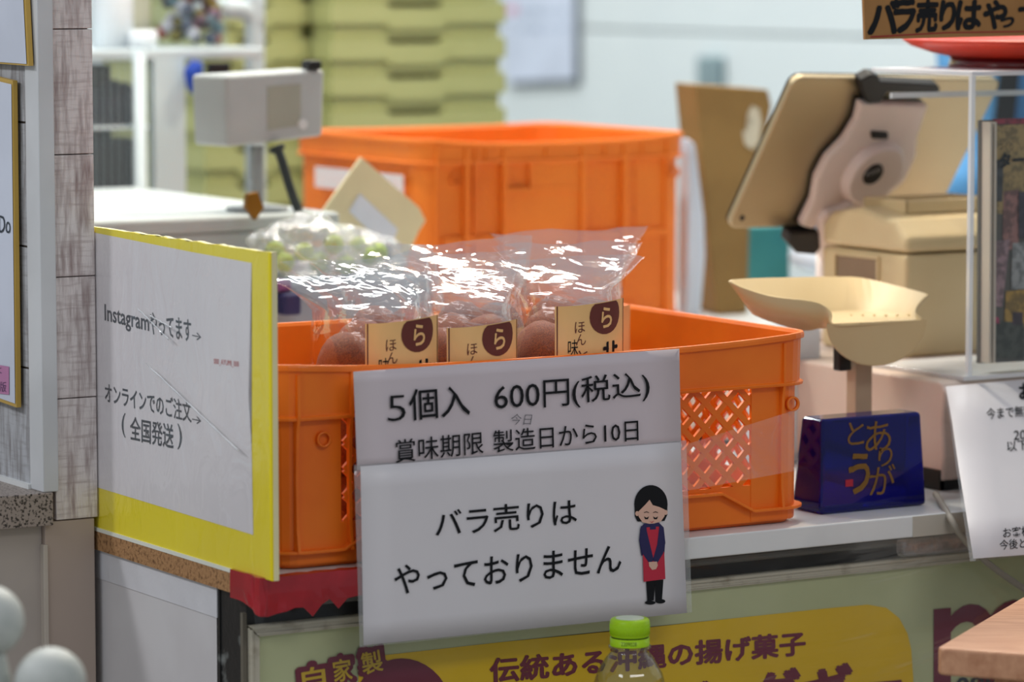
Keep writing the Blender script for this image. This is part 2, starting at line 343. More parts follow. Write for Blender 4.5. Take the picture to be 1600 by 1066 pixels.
flat('notice_paper', [on_b(120, 358, 1), on_b(300, 394, 1), on_b(393, 411, 1), on_b(390, 540, 1), on_b(388, 620, 1), on_b(393, 700, 1), on_b(395.5, 836, 1), on_b(120, 752, 1)], PAPER2, YB, off=(0, 0, 0))
def bt(body, bl, br, tl, m=INKG, bold=.012): return text('lettering', body, m, on_b(*bl, 2), on_b(*br, 2), on_b(*tl, 2), YB, bold=bold)
bt('Instagram', (163.5, 509), (233, 526), (163, 475)); bt('やってます', (234, 522), (299, 535), (233, 487)); bt('→', (300, 530), (314, 533), (300, 518), bold=0)
bt('オンラインでのご注文', (164, 629), (299, 661), (163, 597)); bt('→', (300, 661), (314, 664), (300, 649), bold=0)
bt('(', (190, 683), (196, 684), (190, 645), bold=0); bt('全国発送', (203, 688), (271, 702), (203, 650)); bt(')', (277, 702), (284, 704), (277, 662), bold=0)
bt('000_AYUMI_000', (334, 570), (373, 575), (334, 560), m=mat('red_ink', (190, 90, 90), .6), bold=0)
bm = B(); g = []
for i in range(41):
    row = []
    for j in range(41):
        y = y0 - .001 + i * .33 / 40; z = .001 + (z1 - .001) * j / 40
        x = -.0054 - .0014 * abs(noise.noise(Vector((y * 14 + z * 12, z * 18 - y * 16, 4)))) ; row.append(bm.verts.new((x, y, z)))
    g.append(row)
for i in range(40):
    for j in range(40): bm.faces.new((g[i][j], g[i + 1][j], g[i + 1][j + 1], g[i][j + 1]))
obj('cling_film', bm, film('cling_film', haze=.012, gloss=.02, fm=.12, rough=.12, scale=13, strength=1.0, stretch=(1, 2.6, 1.2), dist=.006), YB, smooth=True)
# crease ridges in the film, their bright highlights put into a whitish tone
bm = B()
for (xa, ya, xb, yb_) in ((228, 568, 372, 704), (214, 481, 263, 530), (232, 492, 268, 512)):
    a = on_b(xa, ya, 22); b = on_b(xb, yb_, 22); tube(bm, [a.lerp(b, k / 12) + Vector((0, .0003 * math.sin(k * 2), .0003 * math.cos(k * 3))) for k in range(13)], [.0002 + .0006 * abs(math.sin(k * 1.9)) for k in range(13)], 6)
obj('crease_highlight', bm, film('highlight_film', haze=.75, gloss=.3, rough=.15), YB, smooth=True)

# ================================================================ CRATES
def rrect(W, D, r, off, ns=14, nc=6):
    """points and outward normals of a rounded rectangle 0..W x 0..D moved outward by off"""
    out = []
    cs = [(W - r, r, -90), (W - r, D - r, 0), (r, D - r, 90), (r, r, 180)]
    for (cx, cy, a0) in cs:
        for k in range(nc + 1):
            a = math.radians(a0 + 90 * k / nc); out.append((cx, cy, math.cos(a), math.sin(a)))
    full = []
    n = len(out)
    for i in range(n):
        a = out[i]; b = out[(i + 1) % n]; full.append(a)
        if (a[0], a[1]) != (b[0], b[1]):
            for k in range(1, ns):
                t = k / ns; full.append((a[0] + (b[0] - a[0]) * t, a[1] + (b[1] - a[1]) * t, a[2], a[3]))
    return [(cx + nx * (r + off), cy + ny * (r + off), nx, ny) for cx, cy, nx, ny in full]
def sweep(bm, path, prof, closed=True, zf=None):
    rings = []
    for x, y, nx, ny in path:
        rings.append([bm.verts.new((x + nx * o, y + ny * o, zf(x, y, z) if zf else z)) for o, z in prof])
    n = len(rings); m = len(prof)
    for i in range(n if closed else n - 1):
        a = rings[i]; b = rings[(i + 1) % n]
        for k in range(m): bm.faces.new((a[k], a[(k + 1) % m], b[(k + 1) % m], b[k]))
    if not closed: bm.faces.new(rings[0]); bm.faces.new(rings[-1][::-1])
def clip_line(x0, z0, dx, dz, X0, X1, Z0, Z1):
    t0, t1 = -9, 9
    for p, d, lo, hi in ((x0, dx, X0, X1), (z0, dz, Z0, Z1)):
        a, b = (lo - p) / d, (hi - p) / d
        if a > b: a, b = b, a
        t0 = max(t0, a); t1 = min(t1, b)
    return (t0, t1) if t1 - t0 > .002 else None
def lattice(bm, L, Z0, Z1, u0, u1, T, px_=.0215, pz=.0205, bw=.0050, th=.0030):
    """diagonal bars on a wall; T maps (u, depth, z) to a point"""
    k = pz / px_; ln = math.hypot(1, k)
    for s in (1, -1):
        n = int((u1 - u0 + (Z1 - Z0) / k) / px_) + 3
        for i in range(-n, n + 1):
            c = clip_line(u0 + i * px_, Z0 if s > 0 else Z1, 1 / ln, s * k / ln, u0, u1, Z0, Z1)
            if not c: continue
            xa, za = u0 + i * px_ + c[0] / ln, (Z0 if s > 0 else Z1) + s * k / ln * c[0]
            xb, zb = u0 + i * px_ + c[1] / ln, (Z0 if s > 0 else Z1) + s * k / ln * c[1]
            nx, nz = -s * k / ln * bw / 2, 1 / ln * bw / 2; dd = .0002 if s > 0 else 0
            q = [(xa - nx, za - nz), (xb - nx, zb - nz), (xb + nx, zb + nz), (xa + nx, za + nz)]
            hexa(bm, [T(a, -th / 2 + dd, b) for a, b in q], [T(a, th / 2 + dd, b) for a, b in q])
def crate(label, loc, W, D, H, m, zband=.118, zlow=.034, rear=False, rz=0):
    t = thing('plastic_crate', label, 'crate', loc, rz=rz)
    r = .03; P = rrect(W, D, r, 0); wo = -.008
    sag = lambda x, y, z: z - (0.006 * (1 - min(1, abs((x - W / 2) / (W / 2 - .02))) ** 3) * (1 if y < D / 2 else .3) if z > zband + .01 else 0)
    bm = B(); sweep(bm, P, [(0, H - .002), (-.0008, H), (-.0035, H), (-.0055, H - .003), (-.006, zband), (-.0085, zband - .001), (-.0085, zband - .0035), (-.001, zband - .0035), (-.0005, zband - .001), (-.0035, zband), (-.0028, H - .005), (0, H - .005)], zf=sag)
    obj('rim', bm, m, t, smooth=False, bevel=.0005)
    bm = B(); sweep(bm, P, [(wo, zlow), (wo - .0025, zlow), (wo - .0025, .003), (wo, .003)])
    sweep(bm, rrect(W, D, r, -.014), [(0, .012), (-.003, .012), (-.003, 0), (0, 0)])
    vs = [bm.verts.new((x, y, .004)) for x, y, _, _ in rrect(W, D, r, -.012, ns=1)]; bm.faces.new(vs)
    obj('base', bm, m, t)
    # ledge running round the bottom, stepping up between the corners
    bm = B()
    def lz(x, y, z):
        d = min(max(x, 0), max(W - x, 0)) if (y < r * .6 or y > D - r * .6) else min(y, D - y)
        k = min(1, max(0, (d - .062) / .016)); return z + .0165 * k
    sweep(bm, P, [(-.001, .0145), (-.010, .0145), (-.010, .012), (-.001, .012)], zf=lz)
    obj('bottom_ledge', bm, m, t, bevel=.0006)
    zl2 = zlow - .001; zt2 = zband - .002; cw = .048
    n = len(P)
    for cx, cy in ((0, 0), (W, 0), (W, D), (0, D)):
        idx = [i for i, p in enumerate(P) if abs(p[0] - cx) < .07 and abs(p[1] - cy) < .07]
        # contiguous order
        st = [i for i in idx if (i - 1) % n not in idx][0]; run = []
        k = st
        while k in idx: run.append(P[k]); k = (k + 1) % n
        bm = B(); fl = lambda x, y, z: z
        sweep(bm, run, [(wo + .0005, zt2), (wo - .0025, zt2), (wo - .0025, .004), (wo + .0005, .004)], closed=False)
        c = obj('corner_post', bm, m, t, smooth=False)
        if cy == 0:
            zr_ = zband - .019
            spots_ = ((.0225, .0685) if cx == 0 else (W - .033,)); q = Vector((.046 if cx == 0 else W - .022, .0075, zr_))
            for x in spots_:
                bm = B(); pts = [(.0085, .013), (.001, .013), (.0035, .03), (.0045, zband * .6), (.003, zband - .012), (.0005, zband), (.001, H - .008), (.0085, H - .008)]
                hexa(bm, [(x - .0012, o, z) for o, z in pts], [(x + .0012, o, z) for o, z in pts]); obj('rib', bm, m, c)
            bm = B(); tube(bm, [q, q + Vector((0, -.0035, 0))], .0062, 20, caps=False); o = obj('stud_ring', bm, m, c, smooth=True); md = o.modifiers.new('s', 'SOLIDIFY'); md.thickness = .0016
    lat = []
    if not rear:
        for nm, L, T in (('front', W, lambda u, d, z: Vector((u, -wo + .0018 + d, z))), ('back', W, lambda u, d, z: Vector((u, D + wo - d, z))),
                         ('left', D, lambda u, d, z: Vector((-wo + d, u, z))), ('right', D, lambda u, d, z: Vector((W + wo - d, u, z)))):
            bm = B(); lattice(bm, L, zlow - .001, zband - .003, cw + .018, L - cw + .004, T); obj('lattice_panel', bm, m, t)
    else:
        for nm, L, T in (('front', W, lambda u, d, z: Vector((u, -wo + .0018 + d, z))), ('back', W, lambda u, d, z: Vector((u, D + wo - d, z))),
                         ('left', D, lambda u, d, z: Vector((-wo + d, u, z))), ('right', D, lambda u, d, z: Vector((W + wo - d, u, z)))):
            bm = B(); lattice(bm, L, zlow - .001, zband - .003, cw - .006, L - cw + .006, T, .0125, .0125, .0066); obj('lattice_panel', bm, m, t)
    return t
CRX, CRY = .018, .014
cr = crate('orange mesh-sided plastic crate holding bagged doughnuts, the front one on the counter', (CRX, CRY, TZ), .506, .315, .158, ORANGE)
cr2 = crate('taller amber-orange plastic crate standing behind, above the row of bags', (.612, .830, .8705), .338, .290, .2095, ORANGE2, zband=.186, zlow=.10, rear=True)
# rear crate extras: ribs, solid panel with a grip slot, horizontal band
for x in (.058, .104, .200, .252):
    bm = B(); box(bm, x - .0028, x + .0028, .001, .009, .05, .2); obj('rib', bm, ORANGE2, cr2)
for x in (.082, .155, .228, .275):
    bm = B(); box(bm, x - .002, x + .002, .001, .009, .187, .2); obj('rib', bm, ORANGE2, cr2)
bm = B(); box(bm, .106, .198, .005, .009, .10, .156); box(bm, .106, .198, .003, .008, .150, .156); box(bm, .135, .198, .004, .009, .156, .184); obj('grip_panel', bm, ORANGE2, cr2)
bm = B(); box(bm, .03, .308, .0035, .0095, .100, .107); obj('band', bm, ORANGE2, cr2)
bm = B(); lattice(bm, .3, .034, .102, .05, .30, lambda u, d, z: Vector((u, .008 + d, z)), .0125, .0125, .0066); obj('lattice_panel', bm, ORANGE2, cr2)
bm = B(); box(bm, .010, .328, .010, .280, .001, .006); obj('base_plate', bm, ORANGE2, cr2)
bm = B(); box(bm, -.003, -.001, .03, .22, .150, .172); obj('label_pocket', bm, film('pocket_film', haze=.5, gloss=.05), cr2)

# ---- the laminated price sign on the front of the crate
SY = .001
sg = thing('price_sign', 'laminated white price sign with bowing woman hung on the front of the crate', 'sign', AY(812, 984, SY))
def on_s(px, py, k=0):
    yy = SY - .0004 * k - .004 * max(0, (py - 600) / 400.)
    return AY(px, py, yy) - sg.location
def quad(name, c, m, k, par=sg, nx=10, nz=8):
    (x0, y0_), (x1, y1_), (x2, y2_), (x3, y3_) = c   # tl tr br bl
    bm = B(); g = []
    for j in range(nz + 1):
        t = j / nz; row = []
        for i in range(nx + 1):
            s = i / nx
            X = (x0 * (1 - s) + x1 * s) * (1 - t) + (x3 * (1 - s) + x2 * s) * t; Y = (y0_ * (1 - s) + y1_ * s) * (1 - t) + (y3_ * (1 - s) + y2_ * s) * t
            row.append(bm.verts.new(on_s(X, Y, k)))
        g.append(row)
    for j in range(nz):
        for i in range(nx): bm.faces.new((g[j][i], g[j][i + 1], g[j + 1][i + 1], g[j + 1][i]))
    o = obj(name, bm, m, par, smooth=True); md = o.modifiers.new('s', 'SOLIDIFY'); md.thickness = .0003; md.offset = 1; return o
quad('upper_sheet', ((552, 581), (1061, 545), (1064, 700), (558, 735)), mat('pinkish_paper', (206, 196, 202), .4, c2=(200, 190, 196), cscale=5), 1)
quad('lower_sheet', ((563, 729), (1063, 691), (1073, 958), (568, 1008.5)), PAPER, 3)
quad('laminate_margin', ((553, 727), (1072, 688), (1081, 957), (562, 1012)), CLEAR, 2)
def st(body, bl, br, tl, m=INK, bold=.008, k=6): return text('lettering', body, m, on_s(*bl, k), on_s(*br, k), on_s(*tl, k), sg, bold=bold)
st('5', (606, 659), (634, 657), (606, 619), bold=-.012); st('個入', (640, 658), (735, 649), (638, 609))
st('600円', (773, 643), (890, 634), (772, 600), bold=.002); st('(税込)', (895, 638), (1016, 626), (893, 590), bold=.004)
st('賞味期限', (618, 724), (756, 709), (617, 688), bold=.004); st('製造日から10日', (771, 708), (998, 689), (770, 673), bold=.004)
st('今日', (797, 664), (829, 664), (800, 647), m=INKG, bold=-.012)
st('バラ売りは', (681, 841), (902, 820), (679, 798), bold=.006)
st('やっておりません', (616, 930), (971, 894), (616, 884), bold=.006)
# printed picture of a bowing shop woman
fig = bpy.data.objects.new('printed_figure', None); COL.objects.link(fig); fig.parent = sg
def fp(pts, m, k, nm='print_patch', raw=False):
    q = pts if raw else [(550 + x * .4408, 540 + y * .4408) for x, y in pts]
    return flat(nm, [on_s(x, y, 6 + k) for x, y in q], m, fig)
navy = mat('navy_print', (34, 32, 84), .6); redp = mat('red_print', (196, 40, 66), .6); skin = mat('skin_print', (222, 180, 160), .6)
fp(ell(1060, 563, 59, 68, 30), INK, 0, 'hair')
fp([(1002, 570), (1118, 570), (1118, 600), (1108, 622), (1012, 624), (1003, 605)], INK, .1, 'hair')
fp(ell(1011, 596, 7, 9, 12), skin, .6, 'ear'); fp(ell(1112, 592, 7, 9, 12), skin, .6, 'ear')
fp([(1016, 588), (1038, 566), (1055, 547), (1066, 566), (1090, 573), (1109, 582), (1108, 605), (1095, 624), (1062, 634), (1030, 627), (1016, 607)], skin, 1, 'face')
for cx, s in ((1044, 1), (1076, 1)):
    fp([(cx - 9, 606), (cx, 611), (cx + 9, 606), (cx + 5, 616), (cx - 5, 616)], INK, 1.6, 'eye')
    fp([(cx - 9, 592), (cx, 588), (cx + 9, 592), (cx + 9, 594), (cx, 591), (cx - 9, 594)], INK, 1.6, 'eyebrow')
fp([(1054, 622), (1062, 626), (1072, 621), (1063, 629)], redp, 1.6, 'mouth')
fp([(1043, 836), (1104, 830), (1099, 902), (1076, 904), (1074, 850), (1070, 904), (1047, 907)], INK, .5, 'trousers')
fp(ell(1057, 912, 19, 7, 16), INK, .7, 'shoe'); fp(ell(1093, 907, 18, 8, 16), INK, .7, 'shoe')
fp([(1034, 632), (1088, 628), (1105, 645), (1110, 700), (1107, 745), (1026, 745), (1018, 690), (1022, 650)], navy, .8, 'shirt')
fp([(1044, 645), (1088, 642), (1092, 700), (1107, 735), (1111, 828), (1034, 838), (1031, 740), (1048, 700)], redp, 1.2, 'apron')
fp([(1056, 632), (1078, 631), (1077, 652), (1056, 653)], navy, 1.3, 'shirt')
fp([(1024, 640), (1041, 640), (1058, 712), (1070, 762), (1054, 772), (1028, 735), (1018, 690)], navy, 1.6, 'sleeve')
fp([(1090, 636), (1105, 645), (1111, 700), (1103, 737), (1082, 772), (1066, 762), (1082, 705)], navy, 1.6, 'sleeve')
fp([(1052, 768), (1081, 766), (1084, 780), (1078, 793), (1064, 796), (1053, 782)], skin, 2, 'hands')
# tape holding the sign
bm = B(); q = [AY(x, y, CRY - .004) - sg.location for x, y in ((1056, 700), (1246, 640), (1247, 735), (1058, 770))]
prism(bm, q, (0, .0004, 0)); obj('clear_tape', bm, film('tape_film', haze=.05, gloss=.02, fm=.1, rough=.15), sg)

# ================================================================ BAGS OF DOUGHNUTS
dn_m = mat('fried_dough', (156, 76, 32), .6, bump=.7, bscale=90, c2=(112, 48, 20), cscale=30)
bagm = film('bag_film', haze=.008, gloss=.04, fm=.26, rough=.07, scale=24, strength=.65, dist=.005, stretch=(.45, 1, 1.5))
bagm2 = film('bag_film_body', haze=.004, gloss=.012, fm=.10, rough=.07, scale=24, strength=.6, dist=.005)
dbm = B(); bmesh.ops.create_icosphere(dbm, subdivisions=3, radius=1)
for v in dbm.verts: v.co *= 1 + .06 * noise.noise(v.co * 2.2) + .02 * noise.noise(v.co * 7)
dme = bpy.data.meshes.new('doughnut'); dbm.to_mesh(dme); dbm.free(); dme.materials.append(dn_m)
for p in dme.polygons: p.use_smooth = True
def bag_mesh(seed, hw, hd, hb, hf, flare, lean, ox=0):
    bm = B(); NU, NV = 56, 30; rows = []
    sv = Vector((seed * 3.1, seed * 1.7, 0))
    for j in range(NV + 1):
        v = j / NV
        cx_ = 0
        if v < .62:
            t = v / .62; z = hb * t; k = math.sin(min(1, t * 4) * math.pi / 2) * (1 - .0 * t)
            wx = hw * (.8 + .2 * k); wy = hd * (.72 + .28 * k); oy = 0
            if t > .8: q = (t - .8) / .2; wy *= 1 - .35 * q * q
        else:
            t = (v - .62) / .38; z = hb + hf * t; wx = hw * (1 + flare * t); wy = hd * (.65 * (1 - t) ** 1.6) + .0012; oy = lean * t * t; cx_ = ox * t
        row = []
        for i in range(NU):
            a = 2 * math.pi * i / NU; c, s = math.cos(a), math.sin(a); e = .6
            x = cx_ + wx * math.copysign(abs(c) ** e, c); y = wy * math.copysign(abs(s) ** e, s) + oy
            p = Vector((x, y, z)); nv = noise.noise_vector(p * 26 + sv); n2 = noise.noise_vector(p * 62 + sv)
            amp = .0032 if v > .5 else .0018
            if v > .6: p.y += .010 * noise.noise(Vector((x * 16, z * 5, seed * 2.))) * t ; p.z += .006 * noise.noise(Vector((x * 14, seed, 5))) * t
            row.append(bm.verts.new(p + nv * amp + n2 * amp * .4))
        rows.append(row)
    for a, b in zip(rows, rows[1:]):
        for k in range(NU): bm.faces.new((a[k], a[(k + 1) % NU], b[(k + 1) % NU], b[k]))
    bm.faces.new(rows[0][::-1])
    return bm
lab_m = mat('kraft_label', (232, 190, 128), .55, c2=(226, 182, 118), cscale=10); brn = mat('brown_print', (98, 42, 34), .6)
fx = [(.170, .058), (.262, .056), (.372, .062)]
rowname = ['front', 'middle', 'back']; colname = ['left', 'centre', 'right']
grp = 'clear bags of doughnuts in the crate'
for r_ in range(3):
    for c_ in range(3):
        by = CRY + .055 + r_ * .092; bx = AY(((612, 750, 915), (632, 772, 925), (650, 785, 930))[r_][c_], 540, by - .04).x
        hb = .186 + (.004 if c_ == 2 else -.001) - r_ * .002; sd = r_ * 3 + c_ + 1
        t = thing('doughnut_bag', f'clear crinkled bag of doughnuts, {rowname[r_]} row of the crate, {colname[c_]} of three', 'bag', (bx, by, TZ + .006), grp)
        t.rotation_euler[2] = random.uniform(-.06, .06)
        fl = (.55, .6, .75)[c_] + r_ * .05; ox_ = (-.012, .0, .018)[c_] - r_ * .004
        bm = bag_mesh(sd, .042, .040, hb, .026 + r_ * .006, fl, .018, ox_)
        o = obj('bag_film', bm, bagm, t, smooth=True); o.data.materials.append(bagm2)
        for p_ in o.data.polygons:
            if p_.center.z < hb * .93: p_.material_index = 1
        # label wrapped on the front of the bag
        bm = B(); g = []
        lw, lz0, lz1 = .037, .095, (hb - .005 if c_ != 1 else hb - .012) - (.022 if r_ else 0)
        def lab(u, z, k=0):
            a = u * 1.05; return Vector((.043 * math.sin(a) + (.013, .006, .008)[c_], -.0435 * math.cos(a) ** .7 - .0012 - .0004 * k, z + .002 * math.sin(u * 2)))
        for i in range(11):
            g.append([bm.verts.new(lab(-.8 + 1.6 * i / 10, lz0 + (lz1 - lz0) * j / 4)) for j in range(5)])
        for i in range(10):
            for j in range(4): bm.faces.new((g[i][j], g[i + 1][j], g[i + 1][j + 1], g[i][j + 1]))
        L = obj('paper_label', bm, lab_m, t, smooth=True)
        if r_ == 0:
            dh = lz1 - .0105
            flat('brown_disc', [lab(.22 + .36 * math.cos(a), min(dh + .0155 * math.sin(a), lz1 - .0006), 1) for a in [k * math.pi / 12 for k in range(24)]], brn, L)
            text('lettering', 'ら', lab_m, lab(.10, dh - .010, 2), lab(.34, dh - .010, 2), lab(.10, dh + .006, 2), L, bold=.02)
            for s_, u, zz_, h_ in (('ほ', -.42, lz1 - .022, .009), ('ん', -.40, lz1 - .032, .009), ('味', -.55, lz1 - .040, .013), ('と', -.36, lz1 - .045, .009)):
                text('lettering', s_, INK if s_ == '味' else brn, lab(u, zz_, 1), lab(u + .19, zz_, 1), lab(u, zz_ + h_, 1), L)
            text('lettering', 'サ', INK, lab(.16, lz1 - .048, 1), lab(.50, lz1 - .048, 1), lab(.16, lz1 - .033, 1), L, bold=.05)
            for s in (-1, 1):
                bm = B(); prs = [lab(s * .76 - .012, lz0, 1), lab(s * .76 + .012, lz0, 1), lab(s * .76 + .012, lz1, 1), lab(s * .76 - .012, lz1, 1)]; bm.faces.new([bm.verts.new(p) for p in prs]); obj('border_line', bm, brn, L)
        ps = [(-.021, -.004, .03), (.021, .004, .03), (-.020, .002, .083), (.020, -.004, .083), (-.019, -.003, .142), (.020, .002, .139)]
        for i, (dx, dy, dz) in enumerate(ps):
            o = bpy.data.objects.new('doughnut', dme); COL.objects.link(o); o.location = (bx + dx, by + dy, TZ + .006 + dz)
            o.scale = (.0225 * random.uniform(.96, 1.02), .027, .0272); o.rotation_euler = (random.random() * 3, random.random() * .3, 0)
            tag(o, f'brown fried doughnut inside the {rowname[r_]}-row {colname[c_]} bag', 'doughnut', f'doughnuts in the {rowname[r_]} {colname[c_]} bag')

# ================================================================ BLUE GLASS PLAQUE
bg = bpy.data.materials.new('cobalt_glass'); bg.use_nodes = True; b = bg.node_tree.nodes['Principled BSDF']
b.inputs['Base Color'].default_value = (.003, .004, .17, 1); b.inputs['Roughness'].default_value = .06; b.inputs['Transmission Weight'].default_value = .6; b.inputs['IOR'].default_value = 1.3
b.inputs['Coat Weight'].default_value = .3
pf = [AZ(1283, 803, TZ), AZ(1447, 795, TZ)]; pl = AZ(1257, 793, TZ)
yv = .043; X0, X1 = AY(1283, 803, yv).x, AY(1447, 795, yv).x
plq = thing('glass_plaque', 'cobalt blue glass block with gold brush lettering beside the crate', 'ornament', ((X0 + X1) / 2, yv, TZ))
hgt = AY(1360, 650, yv).z - TZ; hw = (X1 - X0) / 2
bm = B(); hexa(bm, [(-hw, 0, 0), (hw + .001, 0, 0), (hw - .006, 0, hgt), (-hw, 0, hgt)], [(-hw, .044, 0), (hw, .044, 0), (hw - .006, .03, hgt), (-hw, .03, hgt)])
obj('glass_block', bm, bg, plq, bevel=.0035)
gold = mat('gold_brush', (128, 94, 42), .5, spec=.2)
def on_q(px, py): return AY(px, py, yv - .0005) - plq.location
for ch, x0, y0_, x1, y1_ in (('あ', 1352, 660, 1392, 708), ('り', 1372, 700, 1394, 730), ('が', 1358, 728, 1398, 775), ('と', 1324, 660, 1350, 697), ('う', 1326, 710, 1358, 772)):
    text('lettering', ch, gold, on_q(x0, y1_), on_q(x1, y1_ - 3), on_q(x0 + 1, y0_), plq, jitter=.05, bold=.0 if ch != 'う' else .02)
flat('red_seal', [on_q(1321, 761), on_q(1333, 760), on_q(1333, 749), on_q(1321, 750)], mat('seal_red', (170, 30, 50), .6), plq)

# ================================================================ REGISTER BASE, CASE, PRINTER, SCALE
RX, RY = .722, .10
rb = thing('cash_drawer', 'rounded white cash drawer cabinet with black foot behind the glass plaque', 'cash drawer', (RX, RY, TZ))
pk = mat('white_case_warm_bounce', (222, 202, 188), .45)  # white case; warm orange bounce light is put into this pinkish colour
prof = [(0.003, .008), (.0, .03), (.003, .06), (.0, .088), (.004, .094), (.012, .0955), (.42, .0955), (.42, .008)]
bm = B(); hexa(bm, [(0, y, z) for y, z in prof], [(.42, y, z) for y, z in prof]); obj('case', bm, pk, rb, bevel=.003)
bm = B(); box(bm, .004, .415, .004, .415, 0, .009); obj('foot', bm, BLACK, rb)
bm = B(); box(bm, -.0012, 0, .004, .05, .0, .018); obj('foot_cover', bm, BLACK, rb)
# acrylic case
acr = bpy.data.materials.new('acrylic'); acr.use_nodes = True; nt = acr.node_tree; nt.nodes.clear()
out = nt.nodes.new('ShaderNodeOutputMaterial'); tr = nt.nodes.new('ShaderNodeBsdfTransparent'); tr.inputs[0].default_value = (.95, .97, .97, 1); gl = nt.nodes.new('ShaderNodeBsdfGlossy'); gl.inputs['Roughness'].default_value = .03
fr = nt.nodes.new('ShaderNodeLayerWeight'); fr.inputs[0].default_value = .5; pw = nt.nodes.new('ShaderNodeMath'); pw.operation = 'POWER'; pw.inputs[1].default_value = 3.5; nt.links.new(fr.outputs['Facing'], pw.inputs[0]); mu = nt.nodes.new('ShaderNodeMath'); mu.operation = 'MULTIPLY_ADD'; mu.inputs[1].default_value = .6; mu.inputs[2].default_value = .035; nt.links.new(pw.outputs[0], mu.inputs[0]); mx = nt.nodes.new('ShaderNodeMixShader'); nt.links.new(mu.outputs[0], mx.inputs[0]); nt.links.new(tr.outputs[0], mx.inputs[1]); nt.links.new(gl.outputs[0], mx.inputs[2]); nt.links.new(mx.outputs[0], out.inputs[0])
aedge = film('acrylic_edge', tint=(.9, .93, .93), haze=.6, gloss=.15, rough=.2, strength=0)
cx0 = AY(1513, 588, .104).x; cz0 = TZ + .0955
ac = thing('acrylic_case', 'clear acrylic display case standing on the white cash drawer', 'display case', (cx0, .104, cz0))
CW, CD, CH = .26, .135, AY(1515, 112, .104).z - cz0
bm = B(); box(bm, -.008, CW, -.004, CD, 0, .004); obj('base_plate', bm, aedge, ac, bevel=.0008)
bm = B(); box(bm, .002, CW, 0, .002, .004, CH - .004); obj('front_pane', bm, acr, ac)
bm = B(); box(bm, -.001, CW, -.001, CD + .01, CH - .004, CH); obj('top_pane', bm, film('acrylic_top', tint=(.93, .95, .95), haze=.65, gloss=.15, rough=.15, strength=0), ac, bevel=.0006)
bm = B(); box(bm, -.0012, .003, -.0012, .003, .004, CH - .004); obj('edge_strip', bm, aedge, ac)
bm = B(); box(bm, 0, CW, CD - .02, CD - .017, CH - .027, CH - .022); obj('back_rail', bm, aedge, ac)
# framed photo display inside
ph = thing('photo_board', 'upright collage board of photos and notes inside the acrylic case', 'photo board', (cx0 + .010, .122, cz0 + .004))
def on_h(px, py, k=0): return AY(px, py, .120 - .0005 * k) - ph.location
bm = B(); q = [on_h(1532, 188), on_h(1700, 182), on_h(1700, 560), on_h(1530, 568)]; prism(bm, q, (0, .004, 0)); obj('backing_board', bm, mat('collage_grey', (96, 92, 86), .5), ph)
patches = [((1549, 196), (1700, 190), (1700, 330), (1549, 335), (168, 142, 92)), ((1549, 250), (1568, 250), (1566, 315), (1549, 315), (70, 70, 72)), ((1568, 300), (1592, 296), (1592, 390), (1566, 390), (158, 112, 106)),
           ((1548, 378), (1578, 374), (1566, 480), (1546, 478), (164, 132, 138)), ((1572, 455), (1640, 450), (1640, 515), (1568, 512), (176, 138, 60)), ((1582, 380), (1640, 376), (1640, 450), (1580, 452), (160, 160, 160)),
           ((1544, 500), (1600, 505), (1600, 560), (1544, 560), (76, 78, 70)), ((1582, 488), (1598, 488), (1598, 508), (1582, 508), (70, 50, 60)), ((1550, 186), (1700, 182), (1700, 192), (1560, 194), (150, 50, 66)), ((1548, 494), (1560, 496), (1562, 506), (1546, 506), (170, 60, 96)),
           ((1592, 300), (1640, 300), (1640, 372), (1592, 372), (66, 58, 70))]
for i, (a, b_, c, d, col) in enumerate(patches):
    flat('photo', [on_h(*p, 1 + i * .3) for p in (a, b_, c, d)], mat('photo_tone_%d' % i, col, .4, c2=tuple(x * .72 for x in col), cscale=140, lo=.45, hi=.6), ph)
text('lettering', '手づくり', INK, on_h(1552, 234, 5), on_h(1583, 236, 5), on_h(1552, 221, 5), ph)
text('lettering', 'ター', INK, on_h(1562, 262, 5), on_h(1600, 260, 5), on_h(1562, 240, 5), ph, bold=.05)
for i in range(5):
    text('lettering', '田口品目', mat('dark_red_print', (120, 60, 60), .6), on_h(1549, 398 + i * 18, 6), on_h(1570, 398 + i * 18, 6), on_h(1549, 386 + i * 18, 6), ph) if False else None
bm = B()
for a in (1534, 1541): 
    p = on_h(a, 190); q = on_h(a - 2, 566); prism(bm, [p, p + Vector((.0022, 0, 0)), q + Vector((.0022, 0, 0)), q], (0, -.012, 0))
obj('frame_strip', bm, mat('cream_strip', (210, 196, 180), .4), ph)
# red lacquer plate + brush-written card on the case
plz = cz0 + CH; pcx = AY(1640, 100, .19).x
pt = thing('lacquer_plate', 'red lacquer footed plate resting on the acrylic case', 'plate', (pcx, .19, plz))
fr_ = pcx - AY(1512, 100, .19).x; pr = fr_ + .040
bm = B(); lathe(bm, [(fr_ * 0.98, 0), (fr_ - .004, .009), (0.01, .0092)]); obj('foot_ring', bm, mat('dark_lacquer', (104, 18, 28), .2, coat=.5), pt, smooth=True)
bm = B(); lathe(bm, [(.01, .0085), (fr_ - .004, .009), (fr_ + .012, .0125), (pr - .008, .019), (pr, .0245), (pr - .001, .026), (pr - .006, .0225), (fr_, .014), (.01, .012)], seg=64); obj('dish', bm, mat('red_lacquer', (206, 54, 24), .4, c2=(190, 40, 20)), pt, smooth=True)
cdY = .085
cd_ = thing('brush_written_card', 'brown card brush-lettered in black propped on the red plate', 'sign', AY(1475, 62, cdY))
def on_c(px, py, k=0): return AY(px, py, cdY - .0004 * k) - cd_.location
kcard = mat('brown_card', (158, 116, 66), .7, c2=(150, 108, 60), cscale=20)
